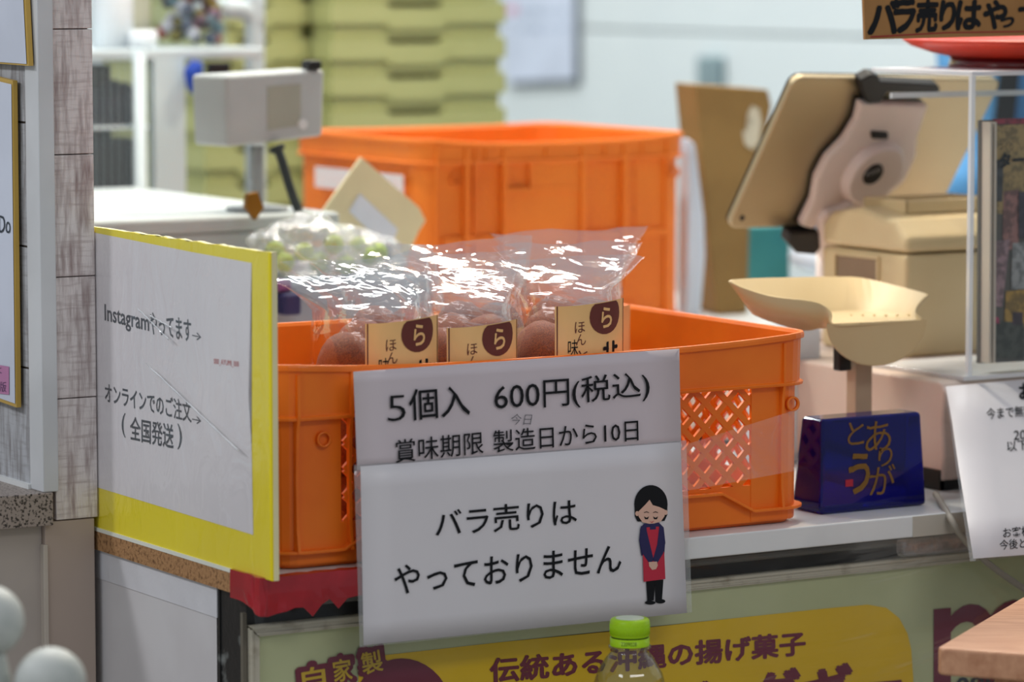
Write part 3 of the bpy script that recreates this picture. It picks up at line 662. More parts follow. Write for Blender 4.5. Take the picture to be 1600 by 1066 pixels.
flat('card_sheet', [on_c(1352, 62), on_c(1760, 52), on_c(1760, -110), on_c(1346, -110)], kcard, cd_, th=(0, .003, 0))
for ch, x0, y0_, x1, y1_ in (('バ', 1357, 2, 1402, 53), ('ラ', 1396, 2, 1428, 50), ('売', 1431, 1, 1463, 50), ('り', 1468, 2, 1491, 46), ('は', 1494, 2, 1531, 46), ('や', 1536, 2, 1571, 45), ('っ', 1562, 28, 1582, 43), ('て', 1590, 10, 1624, 44)):
    text('lettering', ch, INK, on_c(x0, y1_, 1), on_c(x1, y1_ - 1, 1), on_c(x0 + 3, y0_, 1), cd_, bold=.045, jitter=.06)
flat('red_line', [on_c(1360, 59, 1), on_c(1480, 52, 1), on_c(1700, 49, 1), on_c(1700, 47, 1), on_c(1480, 50, 1), on_c(1360, 56.5, 1)], mat('red_line', (150, 40, 36), .7), cd_)

# receipt printer
tan = mat('aged_beige_plastic', (220, 200, 156), .42, c2=(212, 190, 144), cscale=6)
pc = AZ(1414, 560, cz0); PXr, PYr = pc.x, pc.y
pr_ = thing('receipt_printer', 'beige receipt printer behind the scale pan', 'printer', (PXr, PYr, cz0))
PD = AX(1283, 548, PXr).y - PYr; PW = .15
zs_ = AX(1414, 398, PXr).z - cz0; zt_ = AX(1414, 372, PXr).z - cz0
bm = B(); hexa(bm, [(0, 0, .0), (0, PD, 0), (0, PD, zs_ - .0008), (0, 0, zs_ - .0008)], [(PW, 0, 0), (PW, PD, 0), (PW, PD, zs_ - .0008), (PW, 0, zs_ - .0008)]); obj('body', bm, tan, pr_, bevel=.004)
zz1 = AY(1330, 330, PYr + .02).z - cz0
bm = B(); lidp = [(0, zs_ + .0008), (PD, zs_ + .0008), (PD, zs_ + .022), (PD - .015, zs_ + .034), (PD * .55, zs_ + .040), (.02, zs_ + .030), (0, zs_ + .014)]
hexa(bm, [(0.0, y, z) for y, z in lidp], [(PW, y, z) for y, z in lidp]); obj('lid', bm, tan, pr_, bevel=.006)
bm = B(); A0, A1, B0, B1 = .03, PW - .015, PD * .3, PD * .82
for q_ in ((A0, A1, B0, B0 + .004), (A0, A1, B1 - .004, B1), (A0, A0 + .004, B0, B1), (A1 - .004, A1, B0, B1)): box(bm, *q_, zs_ + .034, zs_ + .047)
obj('top_frame', bm, tan, pr_, bevel=.003)
bm = B(); ya, yb2 = AX(1372, 430, PXr).y - PYr, AX(1308, 430, PXr).y - PYr; za, zb = AX(1340, 436, PXr).z - cz0, AX(1340, 402, PXr).z - cz0
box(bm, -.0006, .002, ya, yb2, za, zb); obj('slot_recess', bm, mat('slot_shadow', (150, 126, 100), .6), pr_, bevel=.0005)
bm = B(); box(bm, -.003, 0, ya - .003, ya, za, zb); box(bm, -.003, 0, yb2, yb2 + .003, za, zb + .002); box(bm, -.003, 0, ya - .003, yb2 + .003, zb, zb + .003); obj('slot_frame', bm, tan, pr_, bevel=.0008)

# tablet
def cdn(px, py, d):   # point at view distance d
    return CAM + ray(px, py) * d
tl_, tr_, bl_, br_ = cdn(1243, 121, 3.42), None, cdn(1137, 357, 3.50), None
mid = 3.50
bl_ = cdn(1137, 357, 3.52); tl_ = cdn(1243, 121, 3.437); br_ = cdn(1457, 350, 3.685); tr_ = bl_ * -1 + tl_ + br_
tn = (br_ - bl_).cross(tl_ - bl_).normalized()
if tn.dot(FW) > 0: tn = -tn
tb = thing('tablet', 'champagne gold tablet tilted on a stand, its back to the camera', 'tablet', br_.lerp(bl_, .5))
ex, ey = (br_ - bl_), (tl_ - bl_)
def on_t(u, v, k=0): return bl_ + ex * u + ey * v + tn * k - tb.location
def rr2(n=5, r=.06):
    out = []; ar = ey.length / ex.length
    for cx, cy, a0 in ((1 - r * ar, r, -90), (1 - r * ar, 1 - r, 0), (r * ar, 1 - r, 90), (r * ar, r, 180)):
        for k in range(n + 1): a = math.radians(a0 + 90 * k / n); out.append((cx + r * ar * math.cos(a), cy + r * math.sin(a)))
    return out
bm = B(); hexa(bm, [on_t(u, v, 0) for u, v in rr2()], [on_t(u, v, -.007) for u, v in rr2()]); obj('body', bm, mat('champagne_metal', (186, 170, 136), .4, metal=.6, c2=(176, 160, 128), cscale=3), tb, bevel=.0015)
bm = B(); hexa(bm, [on_t(u, v, -.0071) for u, v in rr2()], [on_t(u, v, -.0085) for u, v in rr2()]); obj('screen', bm, mat('screen_glass', (30, 32, 36), .1), tb)
bm = B(); q = on_t(.045, .07); tube(bm, [q, q + tn * .001], .0028, 16); obj('camera_lens', bm, BLACK, tb)
# tablet stand: plate, disc, clamps, neck
def solve(px, py, k=.0):  # pixel -> tablet plane
    d = ray(px, py); P0 = bl_ + tn * k; return CAM + d * ((P0 - CAM).dot(tn) / d.dot(tn))
ts = thing('tablet_stand', 'white plastic stand arm with round hub and black clamps holding the tablet', 'stand', (solve(1295, 400).x, solve(1295, 400).y + .05, TZ + .0957))
def on_k(px, py, k): return solve(px, py, k) - ts.location
stw = mat('stand_cream_white', (226, 212, 204), .4)
bm = B(); sil = [(1336, 152), (1442, 156), (1425, 205), (1423, 235), (1405, 275), (1375, 300), (1340, 318), (1300, 322), (1280, 335), (1262, 350), (1243, 345), (1262, 305), (1268, 270), (1285, 238), (1312, 210), (1330, 180)]
prism(bm, [on_k(x, y, .004) for x, y in sil], tn * .010); obj('back_plate', bm, stw, ts, bevel=.003)
bm = B(); prism(bm, [on_k(x, y, .0015) for x, y in [(x - 3, y - 1) for x, y in sil]], tn * .003); obj('rubber_pad', bm, BLACK, ts)
bm = B(); c0 = on_k(1360, 266, .012)
ux = ex.normalized(); uy = tn.cross(ux).normalized()
def disc(bm, c, r0, r1, h, n=40):
    a = [bm.verts.new(c + (ux * math.cos(2 * math.pi * k / n) + uy * math.sin(2 * math.pi * k / n)) * r0) for k in range(n)]
    b = [bm.verts.new(c + tn * h + (ux * math.cos(2 * math.pi * k / n) + uy * math.sin(2 * math.pi * k / n)) * r1) for k in range(n)]
    bm.faces.new(a[::-1]); bm.faces.new(b)
    for k in range(n): bm.faces.new((a[k], a[(k + 1) % n], b[(k + 1) % n], b[k]))
disc(bm, c0, .037, .032, .012); obj('hub', bm, stw, ts, bevel=.002)
bm = B(); disc(bm, on_k(1364, 272, .0242), .0118, .0112, .0014); bd = obj('badge', bm, BLACK, ts)
text('lettering', 'MODES', mat('silver_print', (170, 172, 176), .4), on_k(1353, 277, .0258), on_k(1377, 267, .0258), on_k(1352, 271, .0258), bd)
bm = B(); prism(bm, [on_k(x, y, .013) for x, y in ((1359, 203), (1385, 205), (1384, 215), (1360, 214))], tn * .004); obj('slot', bm, BLACK, ts, bevel=.001)
bm = B(); prism(bm, [on_k(x, y, .003) for x, y in ((1334, 115), (1350, 106), (1362, 108), (1365, 117), (1455, 122), (1459, 130), (1452, 137), (1375, 134), (1365, 150), (1345, 152), (1335, 130))], tn * .012); obj('clamp', bm, BLACK, ts, bevel=.0015)
bm = B(); prism(bm, [on_k(x, y, .003) for x, y in ((1222, 352), (1268, 350), (1272, 372), (1262, 386), (1232, 383), (1219, 368))], tn * .014); obj('clamp', bm, BLACK, ts, bevel=.0015)
bm = B(); prism(bm, [on_k(x, y, .010) for x, y in ((1300, 318), (1345, 296), (1352, 325), (1330, 350), (1308, 350), (1310, 400), (1276, 400), (1272, 336), (1282, 322))], tn * .012); obj('arm', bm, stw, ts, bevel=.003)
pA = on_k(1292, 390, .010); bm = B(); tube(bm, [pA, (pA.x, pA.y, .008)], .0105, 20); obj('neck', bm, stw, ts, smooth=True)
bm = B(); lathe(bm, [(.034, 0), (.034, .006), (.030, .012), (.012, .014)], (pA.x, pA.y, 0)); obj('foot', bm, stw, ts, smooth=True)

# scale with scoop pan
SYc = .16
pan_m = mat('ivory_scale_plastic', (208, 184, 138), .45, c2=(200, 175, 128), cscale=6)
s0 = AY(1344, 575, SYc)
sc = thing('scoop_pan_scale', 'small ivory scale with scoop pan on a square post behind the plaque', 'scale', (s0.x, SYc, TZ))
def W_(v): return Vector(v) - sc.location
ZR = .981
R_ = lambda px, py, z=ZR: AZ(px, py, z)
cen = AY(1300, 470, SYc)
# rim loop (clockwise from left tip), given on horizontal plane or front plane
rim = [AY(1141, 441, SYc), AY(1160, 436, SYc + .012), AY(1225, 434, SYc + .04), AY(1300, 433, SYc + .06), AY(1345, 435, SYc + .062), AY(1400, 447, SYc + .035), AY(1447, 460, SYc + .005), AY(1446, 464, SYc - .002),
       AY(1433, 478, SYc - .012), AY(1430, 490, SYc - .022), AY(1437, 501, SYc - .03), AY(1370, 505, SYc - .032), AY(1304, 508, SYc - .032), AY(1298, 490, SYc - .026), AY(1288, 478, SYc - .02), AY(1265, 470, SYc - .014), AY(1200, 462, SYc - .008)]
low_ = [AY(1176, 489, SYc + .004), AY(1190, 488, SYc + .012), AY(1230, 487, SYc + .03), AY(1290, 485, SYc + .045), AY(1345, 485, SYc + .045), AY(1390, 488, SYc + .03), AY(1418, 492, SYc + .008), AY(1420, 494, SYc),
        AY(1424, 498, SYc - .012), AY(1428, 500, SYc - .02), AY(1436, 502, SYc - .029), AY(1370, 507, SYc - .031), AY(1305, 509, SYc - .031), AY(1292, 512, SYc - .02), AY(1280, 512, SYc - .012), AY(1255, 515, SYc - .008), AY(1210, 503, SYc - .003)]
def dense(L, n=4):
    P = [Vector(p) for p in L]; out = []
    N = len(P)
    for i in range(N):
        a, b, c, d = P[i - 1], P[i], P[(i + 1) % N], P[(i + 2) % N]
        for k in range(n):
            t = k / n; out.append(.5 * ((2 * b) + (c - a) * t + (2 * a - 5 * b + 4 * c - d) * t * t + (3 * b - a - 3 * c + d) * t ** 3))
    return out
bm = B(); A = [bm.verts.new(W_(p)) for p in dense(rim)]; Bv = [bm.verts.new(W_(p)) for p in dense(low_)]
fc = [bm.verts.new(W_(sum(dense(low_), Vector()) / (len(low_) * 4) + (p - sum(dense(low_), Vector()) / (len(low_) * 4)) * .45)) for p in dense(low_)]
n = len(A)
for k in range(n): bm.faces.new((A[k], A[(k + 1) % n], Bv[(k + 1) % n], Bv[k])); bm.faces.new((Bv[k], Bv[(k + 1) % n], fc[(k + 1) % n], fc[k]))
bm.faces.new(fc)
o = obj('pan', bm, pan_m, sc, smooth=True); md = o.modifiers.new('s', 'SOLIDIFY'); md.thickness = .0022; md.offset = 0
# rounded belly under the spout
bm = B(); rings = []
for j in range(9):
    t = j / 8; row = []
    for k in range(25):
        a = math.pi * k / 24
        cx_, cy_ = 1370, 503; px = cx_ - 79 * math.cos(a) * (1 - .25 * t * t); py = cy_ + 3.5 * math.cos(a) + 69 * math.sin(a) * (1 - .45 * t * t)
        row.append(bm.verts.new(W_(AY(px, py, SYc - .032 + .05 * t))))
    rings.append(row)
for a, b in zip(rings, rings[1:]):
    for k in range(24): bm.faces.new((a[k], a[k + 1], b[k + 1], b[k]))
bm.faces.new(rings[0])
o = obj('belly', bm, pan_m, sc, smooth=False, bevel=.001)
bm = B()
for i in range(7):
    for j in range(2):
        p = AZ(1312 + i * 18 + j * 6, 494 - j * 9, AY(1360, 497, SYc - .01).z); q = W_(p); tube(bm, [q, q + Vector((0, 0, .0012))], .0012, 8)
obj('floor_stud', bm, pan_m, sc)['kind'] = 'stuff'
xa, xb = AY(1337, 600, SYc).x - sc.location.x, AY(1363, 600, SYc).x - sc.location.x
bm = B(); box(bm, xa, xb, 0, .014, .006, s0.z - TZ + .03); obj('post', bm, mat('post_beige', (176, 156, 132), .45), sc, bevel=.0008)
bm = B(); box(bm, -.03, .03, -.02, .035, 0, .006); obj('foot_plate', bm, mat('post_beige', (176, 156, 132)), sc, bevel=.001)
bm = B(); q = AY(1316, 565, SYc + .004) - sc.location; box(bm, q.x - .006, q.x + .007, q.y - .005, q.y + .006, q.z - .008, q.z + .02); obj('clip', bm, BLACK, sc, bevel=.0015)

# hanging notice at right
hs = thing('hanging_notice', 'white laminated notice hanging from the cash drawer at the right', 'sign', AY(1560, 870, .03))
def on_n(px, py, k=0):
    t = (py - 600) / 270.; return AY(px, py, .0955 - .16 * t - .0004 * k) - hs.location
bm = B(); pts = [(1478, 604), (1488, 660), (1498, 730), (1511, 810), (1521, 873)]; g = []
for i, (x, y) in enumerate(pts): g.append([bm.verts.new(on_n(x + (1720 - x) * s, y - (18 + 4 * (1 - i / 4)) * s * (1720 - x) / 240)) for s in (0, .25, .5, .75, 1)])
for a, b in zip(g, g[1:]):
    for k in range(4): bm.faces.new((a[k], a[k + 1], b[k + 1], b[k]))
o = obj('sheet', bm, PAPER2, hs, smooth=True); md = o.modifiers.new('s', 'SOLIDIFY'); md.thickness = .0004
bm = B(); g = []
for i, (x, y) in enumerate(pts): g.append([bm.verts.new(on_n(x - 3 - i * .6, y + 1.0 * i, -.3)), bm.verts.new(on_n(x + 4, y + 1.0 * i, -.3))])
for a, b in zip(g, g[1:]): bm.faces.new((a[0], a[1], b[1], b[0]))
obj('laminate_margin', bm, CLEAR, hs)
def nt_(body, bl, br, tl, bold=.005): text('lettering', body, INK, on_n(*bl, 2), on_n(*br, 2), on_n(*tl, 2), hs, bold=bold)
nt_('お', (1593, 624), (1617, 621), (1592, 600), .03); nt_('今まで無料', (1542, 656), (1614, 650), (1541, 638)); nt_('2020', (1584, 688), (1622, 685), (1584, 673))
nt_('以下', (1574, 706), (1606, 703), (1573, 690)); nt_('お客様', (1568, 841), (1611, 837), (1567, 825)); nt_('今後とも', (1562, 860), (1618, 855), (1562, 844))

# cable and ribbon
bm = B(); pts = bez([AY(1462, 772, .06), AY(1470, 785, .03), AY(1485, 810, -.006), AY(1500, 835, -.010), AY(1530, 868, -.01), AY(1560, 893, -.008), AY(1600, 920, -.006), AY(1650, 950, -.004)], 6)
tube(bm, pts, .0028, 10); tag(obj('cable', bm, mat('grey_cable', (168, 162, 150), .45), smooth=True), 'pale grey cable looping over the counter edge past the notice', 'cable')
bm = B(); pts = [AY(x, y, .012) for x, y in ((1412, 845), (1530, 832), (1530, 862), (1412, 872))]
bm = B(); prism(bm, pts, (0, .012, 0)); tag(obj('clear_tube', bm, film('clear_tube_film', haze=.1, gloss=.1, rough=.2, scale=40, strength=.5), bevel=.003), 'clear crinkled plastic sleeve tucked under the counter edge', 'plastic sleeve')

# ================================================================ FOREGROUND
# bottle
bp = AY(984, 1000, -.085)
bt_ = thing('plastic_bottle', 'clear plastic drink bottle with lime green cap in front of the poster', 'bottle', (bp.x, bp.y, .545))
capr = .0153; zc0 = AY(984, 1006, -.085).z - .545; zc1 = AY(984, 966, -.085).z - .545
lime = mat('lime_cap', (168, 214, 8), .35, c2=(160, 206, 4))
bm = B(); lathe(bm, [(capr - .001, zc0 + .0058), (capr, zc0 + .007), (capr, zc1 - .0018), (capr - .0012, zc1 - .0003), (capr - .004, zc1), (.001, zc1)], seg=48)
for k in range(60):
    a = 2 * math.pi * k / 60; c, s = math.cos(a), math.sin(a); p = Vector((c * capr, s * capr, zc0 + .008)); q = Vector((c * capr, s * capr, zc1 - .004)); tube(bm, [p, q], .00035, 4)
cp = obj('cap', bm, lime, bt_, smooth=True)
bm = B(); lathe(bm, [(.001, zc1 + .0001), (capr - .0042, zc1 + .0001), (capr - .0045, zc1 + .0003), (.001, zc1 + .0003)], seg=40); obj('cap_print', bm, mat('cap_white', (210, 222, 200), .5), cp)
bm = B(); lathe(bm, [(capr, zc0 - .001), (capr, zc0 + .0052), (capr - .001, zc0 + .0052)], seg=48, cap=False); rg = obj('tamper_ring', bm, lime, bt_, smooth=True)
bm = B(); lathe(bm, [(capr - .0008, zc0 + .0050), (capr - .0008, zc0 + .0062)], seg=48, cap=False); obj('score_line', bm, INK, rg)
ang0 = math.atan2(CAM.y - bp.y, CAM.x - bp.x)
c = bpy.data.curves.new('t', 'FONT'); c.body = '2209028'; tob = bpy.data.objects.new('t', c); COL.objects.link(tob); dg = bpy.context.evaluated_depsgraph_get(); me = bpy.data.meshes.new_from_object(tob.evaluated_get(dg), depsgraph=dg); bpy.data.objects.remove(tob)
xm = max(v.co.x for v in me.vertices)
for v in me.vertices:
    a = ang0 - .45 + .8 * v.co.x / xm; v.co = Vector((math.cos(a) * (capr + .0002), math.sin(a) * (capr + .0002), zc0 + .0006 + v.co.y * .0045))
link('lettering', me, mat('olive_ink', (90, 120, 20), .6), rg)
pet = bpy.data.materials.new('clear_pet'); pet.use_nodes = True; nt = pet.node_tree; nt.nodes.clear()
out = nt.nodes.new('ShaderNodeOutputMaterial'); tr = nt.nodes.new('ShaderNodeBsdfTransparent'); tr.inputs[0].default_value = (.93, .95, .93, 1); gl = nt.nodes.new('ShaderNodeBsdfGlossy'); gl.inputs['Roughness'].default_value = .05
fr = nt.nodes.new('ShaderNodeLayerWeight'); fr.inputs[0].default_value = .5; pw = nt.nodes.new('ShaderNodeMath'); pw.operation = 'POWER'; pw.inputs[1].default_value = 3.5; nt.links.new(fr.outputs['Facing'], pw.inputs[0]); mu = nt.nodes.new('ShaderNodeMath'); mu.operation = 'MULTIPLY_ADD'; mu.inputs[1].default_value = .6; mu.inputs[2].default_value = .05; nt.links.new(pw.outputs[0], mu.inputs[0]); mx = nt.nodes.new('ShaderNodeMixShader'); nt.links.new(mu.outputs[0], mx.inputs[0]); nt.links.new(tr.outputs[0], mx.inputs[1]); nt.links.new(gl.outputs[0], mx.inputs[2]); nt.links.new(mx.outputs[0], out.inputs[0])
bm = B(); NZ = zc0
profb = [(.0005, 0), (.026, 0), (.031, .004), (.0315, .02), (.030, .03), (.0315, .04), (.0315, NZ - .055), (.030, NZ - .040), (.025, NZ - .022), (.018, NZ - .010), (.0142, NZ - .006), (.0138, NZ - .003), (.0165, NZ - .0028), (.0165, NZ - .0012), (.0132, NZ - .001), (.0128, NZ + .01)]
pb2 = []
for i in range(len(profb) - 1):
    for k in range(4): t = k / 4; pb2.append((profb[i][0] * (1 - t) + profb[i + 1][0] * t, profb[i][1] * (1 - t) + profb[i + 1][1] * t))
pb2.append(profb[-1])
lathe(bm, pb2, seg=48, cap=False)
for v in bm.verts:
    if NZ - .05 < v.co.z < NZ - .012:
        a = math.atan2(v.co.y, v.co.x); v.co.x *= 1 + .02 * math.cos(a * 8); v.co.y *= 1 + .02 * math.cos(a * 8)
o = obj('bottle_body', bm, pet, bt_, smooth=True); md = o.modifiers.new('s', 'SOLIDIFY'); md.thickness = .0006
bm = B(); box(bm, .05, .6, -.15, -.01, .52, .545); box(bm, .07, .1, -.14, -.02, 0, .52); box(bm, .55, .58, -.14, -.02, 0, .52)
tag(obj('low_bench', bm, mat('bench_grey', (150, 146, 140), .6), bevel=.002), 'low bench below the frame that carries the drink bottle', 'bench')
# wooden table corner bottom right
wz = .755
a_ = AZ(1463, 1012, wz); b_ = AZ(1600, 931, wz); d1 = (b_ - a_).normalized(); d2 = Vector((d1.y, -d1.x, 0))
wt = thing('wooden_table', 'pale wooden table whose rounded corner pokes in at bottom right', 'table', (a_.x, a_.y, 0))
woodm = mat('pine_grain', (200, 150, 116), .5, bump=.15, bscale=60, c2=(172, 120, 88), cscale=30, stretch=(1, 1, 1), lo=.35, hi=.7)
mpn = [n for n in woodm.node_tree.nodes if n.type == 'MAPPING'][0]; mpn.inputs['Rotation'].default_value = (0, 0, -math.atan2(d1.y, d1.x)); mpn.inputs['Scale'].default_value = (1, 12, 12); mpn.vector_type = 'TEXTURE'
mpn.inputs['Scale'].default_value = (1.2, .09, .3)
bm = B(); L1, L2 = .5, .4; cr_ = .006
cornr = [d1 * 0 + d2 * cr_, d1 * .0018 + d2 * .0018, d1 * cr_]
out_ = [d1 * .0018 + d2 * .0018, d1 * cr_, d1 * L1, d1 * L1 + d2 * L2, d2 * L2, d2 * cr_]
hexa(bm, [Vector((p.x, p.y, wz - .021)) for p in out_], [Vector((p.x, p.y, wz)) for p in out_]); obj('tabletop', bm, woodm, wt, bevel=.0025)
for p in (d1 * .06 + d2 * .05, d1 * .45 + d2 * .05, d1 * .45 + d2 * .35, d1 * .06 + d2 * .35):
    bm = B(); box(bm, p.x - .015, p.x + .015, p.y - .015, p.y + .015, 0, wz - .021); obj('leg', bm, woodm, wt)
# white round knobs
knobm = mat('white_lacquered_wood', (186, 190, 186), .5, c2=(172, 178, 174), cscale=40)
for (px, py, yy, lb) in ((-18, 970, -.22, 'round white knob on a post, the higher one cut by the left edge'), (79, 1067, -.26, 'round white knob on a post, the lower one nearer the middle')):
    c = AY(px, py, yy); r = 56 * (c - CAM).dot(FW) / F_PX
    t = thing('knob_post', lb, 'post', (c.x, c.y, 0), 'white knobs at bottom left')
    bm = B(); bmesh.ops.create_uvsphere(bm, u_segments=40, v_segments=24, radius=r, matrix=Matrix.Translation((0, 0, c.z))); obj('knob', bm, knobm, t, smooth=True)
    bm = B(); lathe(bm, [(r * .62, 0), (r * .62, c.z - r * 1.7), (r * .5, c.z - r * 1.1), (r * .42, c.z - r * .8)], seg=32); obj('stem', bm, knobm, t, smooth=True)

# ================================================================ BACK COUNTER AND CLUTTER
bcm = mat('back_counter_white', (214, 218, 218), .5)
bm = B(); box(bm, .02, 1.22, .56, 1.2, .845, .87); box(bm, .05, 1.2, .6, 1.18, 0, .845)
tag(obj('back_counter', bm, bcm, bevel=.003), 'white back counter that the rear orange crate stands on', 'counter')
# white styrofoam box at left
bm = B(); p = AX(395, 337, .355)
box(bm, -.12, .44, p.y + .0, 1.15, .8705, 1.005); box(bm, -.13, .447, p.y - .006, 1.155, 1.005, 1.02)
tag(obj('foam_box', bm, mat('styrofoam_white', (184, 191, 190), .85), bevel=.004), 'long white foam box under the display on a pole', 'box')
# scale display on a pole
mY = .73
md0 = AY(400, 340, mY); gm = mat('pale_grey_plastic', (184, 190, 190), .45)
mc = thing('display_unit', 'pale grey boxy display unit mounted on a thin pole', 'display', (md0.x, mY, 1.02))
P = lambda px, py, yy=mY: AY(px, py, yy) - mc.location
a, b_, c, d = P(352, 118), P(508, 108), P(505, 213), P(356, 230); th = Vector((-.0, .05, 0))
bm = B(); hexa(bm, [a, b_, c, d], [v + Vector((-.012, .05, 0)) for v in (a, b_, c, d)]); obj('housing', bm, gm, mc, bevel=.004)
bm = B(); prism(bm, [P(x, y, mY - .0006) for x, y in ((418, 135), (470, 131), (470, 196), (418, 204))], (0, .0005, 0)); obj('screen', bm, mat('dim_lcd', (168, 170, 156), .3), mc)
bm = B(); q = P(472, 194, mY); tube(bm, [q, q + Vector((0, -.002, 0))], .005, 16); obj('knob', bm, WHITEP, mc)
bm = B(); q = P(492, 104); box(bm, q.x - .008, q.x + .006, q.y - .004, q.y + .014, q.z - .003, q.z + .006); obj('black_clip', bm, BLACK, mc, bevel=.002)
q = P(401, 228, mY + .02); bm = B(); tube(bm, [q, (q.x, q.y, 0)], .0062, 16); obj('pole', bm, mat('grey_metal', (160, 164, 164), .4), mc, smooth=True)
bm = B(); lathe(bm, [(.03, 0), (.03, .004), (.012, .006)], (q.x, q.y, 0)); obj('foot', bm, gm, mc, smooth=True)
q2 = AY(397, 320, mY - .0); bm = B(); prism(bm, [AY(x, y, mY - .06) for x, y in ((388, 303), (404, 300), (413, 325), (400, 345), (385, 325))], (0, .008, 0)); tag(obj('brass_tag', bm, mat('brass', (140, 96, 20), .4, metal=.5), bevel=.001), 'brown brass tag hanging on the display pole', 'tag')
bm = B(); pts = bez([AY(432, 230, mY - .005), AY(440, 250, mY - .01), AY(452, 290, mY - .012), AY(468, 332, mY - .014), AY(482, 336, mY - .012)], 6); tube(bm, pts, [.008] * 3 + [.0045] * (len(pts) - 3), 8); tag(obj('black_lead', bm, mat('dark_lead', (40, 50, 52), .5), smooth=True), 'black lead running down from the pale grey display unit', 'cable')

# white tube cart with shelf
cY = 1.235
ctp = AY(396, 60, cY)
ct = thing('trolley', 'white tubular trolley with wire sides behind the plank post', 'trolley', (AY(300, 300, cY).x, cY, 0))
Q = lambda px, py, yy=cY: AY(px, py, yy) - ct.location
tw = mat('white_tube', (192, 204, 208), .4)
bm = B(); bot = Q(398, 120, cY + .13); pts = bez([Q(300, 12, cY + .13), Q(368, 14, cY + .13), Q(390, 22, cY + .13), Q(398, 45, cY + .13), (bot.x, bot.y, bot.z), (bot.x, bot.y, .02)], 8); tube(bm, pts, .0115, 16); obj('handle', bm, tw, ct, smooth=True)
za = Q(270, 82).z
bm = B(); xa = Q(60, 90).x; xb = Q(388, 80).x + .02; box(bm, xa, xb, .0, .14, za - .008, za + .004); obj('shelf', bm, tw, ct, bevel=.003)
for px in (218, 60):
    bm = B(); x = Q(px, 200).x; tube(bm, [(x, .0, .02), (x, .0, za)], .0075, 12); obj('leg', bm, tw, ct, smooth=True)
bm = B(); x0_, x1_ = Q(242, 200).x, Q(290, 200).x; box(bm, x0_, x1_, .0, .012, .9 - 0, za - .006); obj('side_panel', bm, mat('panel_bluewhite', (196, 210, 214), .5), ct)
bm = B(); x2_ = Q(140, 200).x
for k in range(9):
    x = x2_ + (Q(236, 200).x - x2_) * k / 8; tube(bm, [(x, .004, .95), (x, .004, za - .006)], .0008, 6)
for k in (0, 1):
    z = .96 + k * .12; tube(bm, [(x2_, .004, z), (Q(236, 200).x, .004, z)], .002, 6)
obj('wire_grille', bm, tw, ct)
# dark bundle inside rack
bm = B(); c = AY(178, 165, cY + .07)
bmesh.ops.create_icosphere(bm, subdivisions=4, radius=1)
for v in bm.verts: v.co = Vector((v.co.x * .034, v.co.y * .035, v.co.z * .026)) * (1 + .3 * noise.noise(v.co * 2.1))
o = tag(obj('cloth_bundle', bm, mat('dark_purple_cloth', (26, 20, 40), .95, c2=(40, 34, 46), cscale=30), smooth=True), 'dark purple cloth bundle heaped in the wire rack', 'cloth'); o.location = (c.x, c.y, c.z)
bm = B(); c2_ = AY(150, 230, cY + .09); box(bm, -.10, .028, -.02, .02, -.06, .012); 
o = tag(obj('dark_bin', bm, mat('dark_grey_bin', (24, 26, 30), .8), bevel=.004), 'dark grey bin on the rack below the cloth bundle', 'bin'); o.location = (c2_.x + .01, c2_.y, c.z - .048); 
bm = B(); box(bm, -.11, .022, -.008, .008, -.05, .045); o = tag(obj('dark_bag', bm, mat('black_bag', (16, 18, 18), .9), bevel=.01), 'dark bag standing behind the cloth bundle in the rack', 'bag'); o.location = (c.x, c.y + .055, c.z + .0)
# jar of sweets, white canister, beige block on trolley shelf
zsh = za + .004
def onsh(px): return AY(px, 70, cY + .07)
jc = onsh(298)
jr = thing('sweets_jar', 'clear tub of mixed coloured sweets on the trolley shelf', 'jar', (jc.x, jc.y, zsh))
bm = B(); lathe(bm, [(.036, 0), (.041, .004), (.042, .085), (.0425, .09)], seg=40); obj('tub', bm, acr, jr, smooth=True)
cols = [(150, 60, 30), (70, 80, 100), (60, 60, 66), (120, 110, 40), (130, 100, 120), (90, 120, 130), (190, 190, 200)]
for k in range(70):
    a = random.random() * 6.28; rr = .033 * math.sqrt(random.random()); bm = B(); bmesh.ops.create_icosphere(bm, subdivisions=2, radius=.0075)
    o = obj('sweet', bm, mat('sweet_%d' % (k % 7), cols[k % 7], .4), None, smooth=True); o.location = (jc.x + rr * math.cos(a), jc.y + rr * math.sin(a), zsh + .009 + .0011 * k)
    tag(o, 'small wrapped sweet in the clear tub on the trolley', 'sweet', 'sweets in the tub')
wc = onsh(193)
bm = B(); lathe(bm, [(.020, 0), (.022, .002), (.022, .075), (.018, .085), (.018, .1)], seg=36); o = tag(obj('white_canister', bm, mat('bright_white', (226, 232, 236), .3), smooth=True), 'bright white canister at the left of the trolley shelf', 'canister'); o.location = (wc.x - .012, wc.y, zsh)
bm = B(); lathe(bm, [(.014, 0), (.016, .003), (.016, .02), (.0, .02)], seg=30); o = tag(obj('white_cup', bm, mat('bright_white', (226, 232, 236)), smooth=True), 'small white cup beside the canister on the trolley shelf', 'cup'); c3 = onsh(205); o.location = (c3.x, c3.y - .03, zsh)
c4 = onsh(228); bm = B(); box(bm, -.02, .02, -.02, .02, 0, .06); o = tag(obj('beige_carton', bm, mat('beige_carton', (200, 198, 176), .6), bevel=.002), 'pale beige carton between canister and sweets tub', 'carton'); o.location = (c4.x + .006, c4.y + .06, zsh)
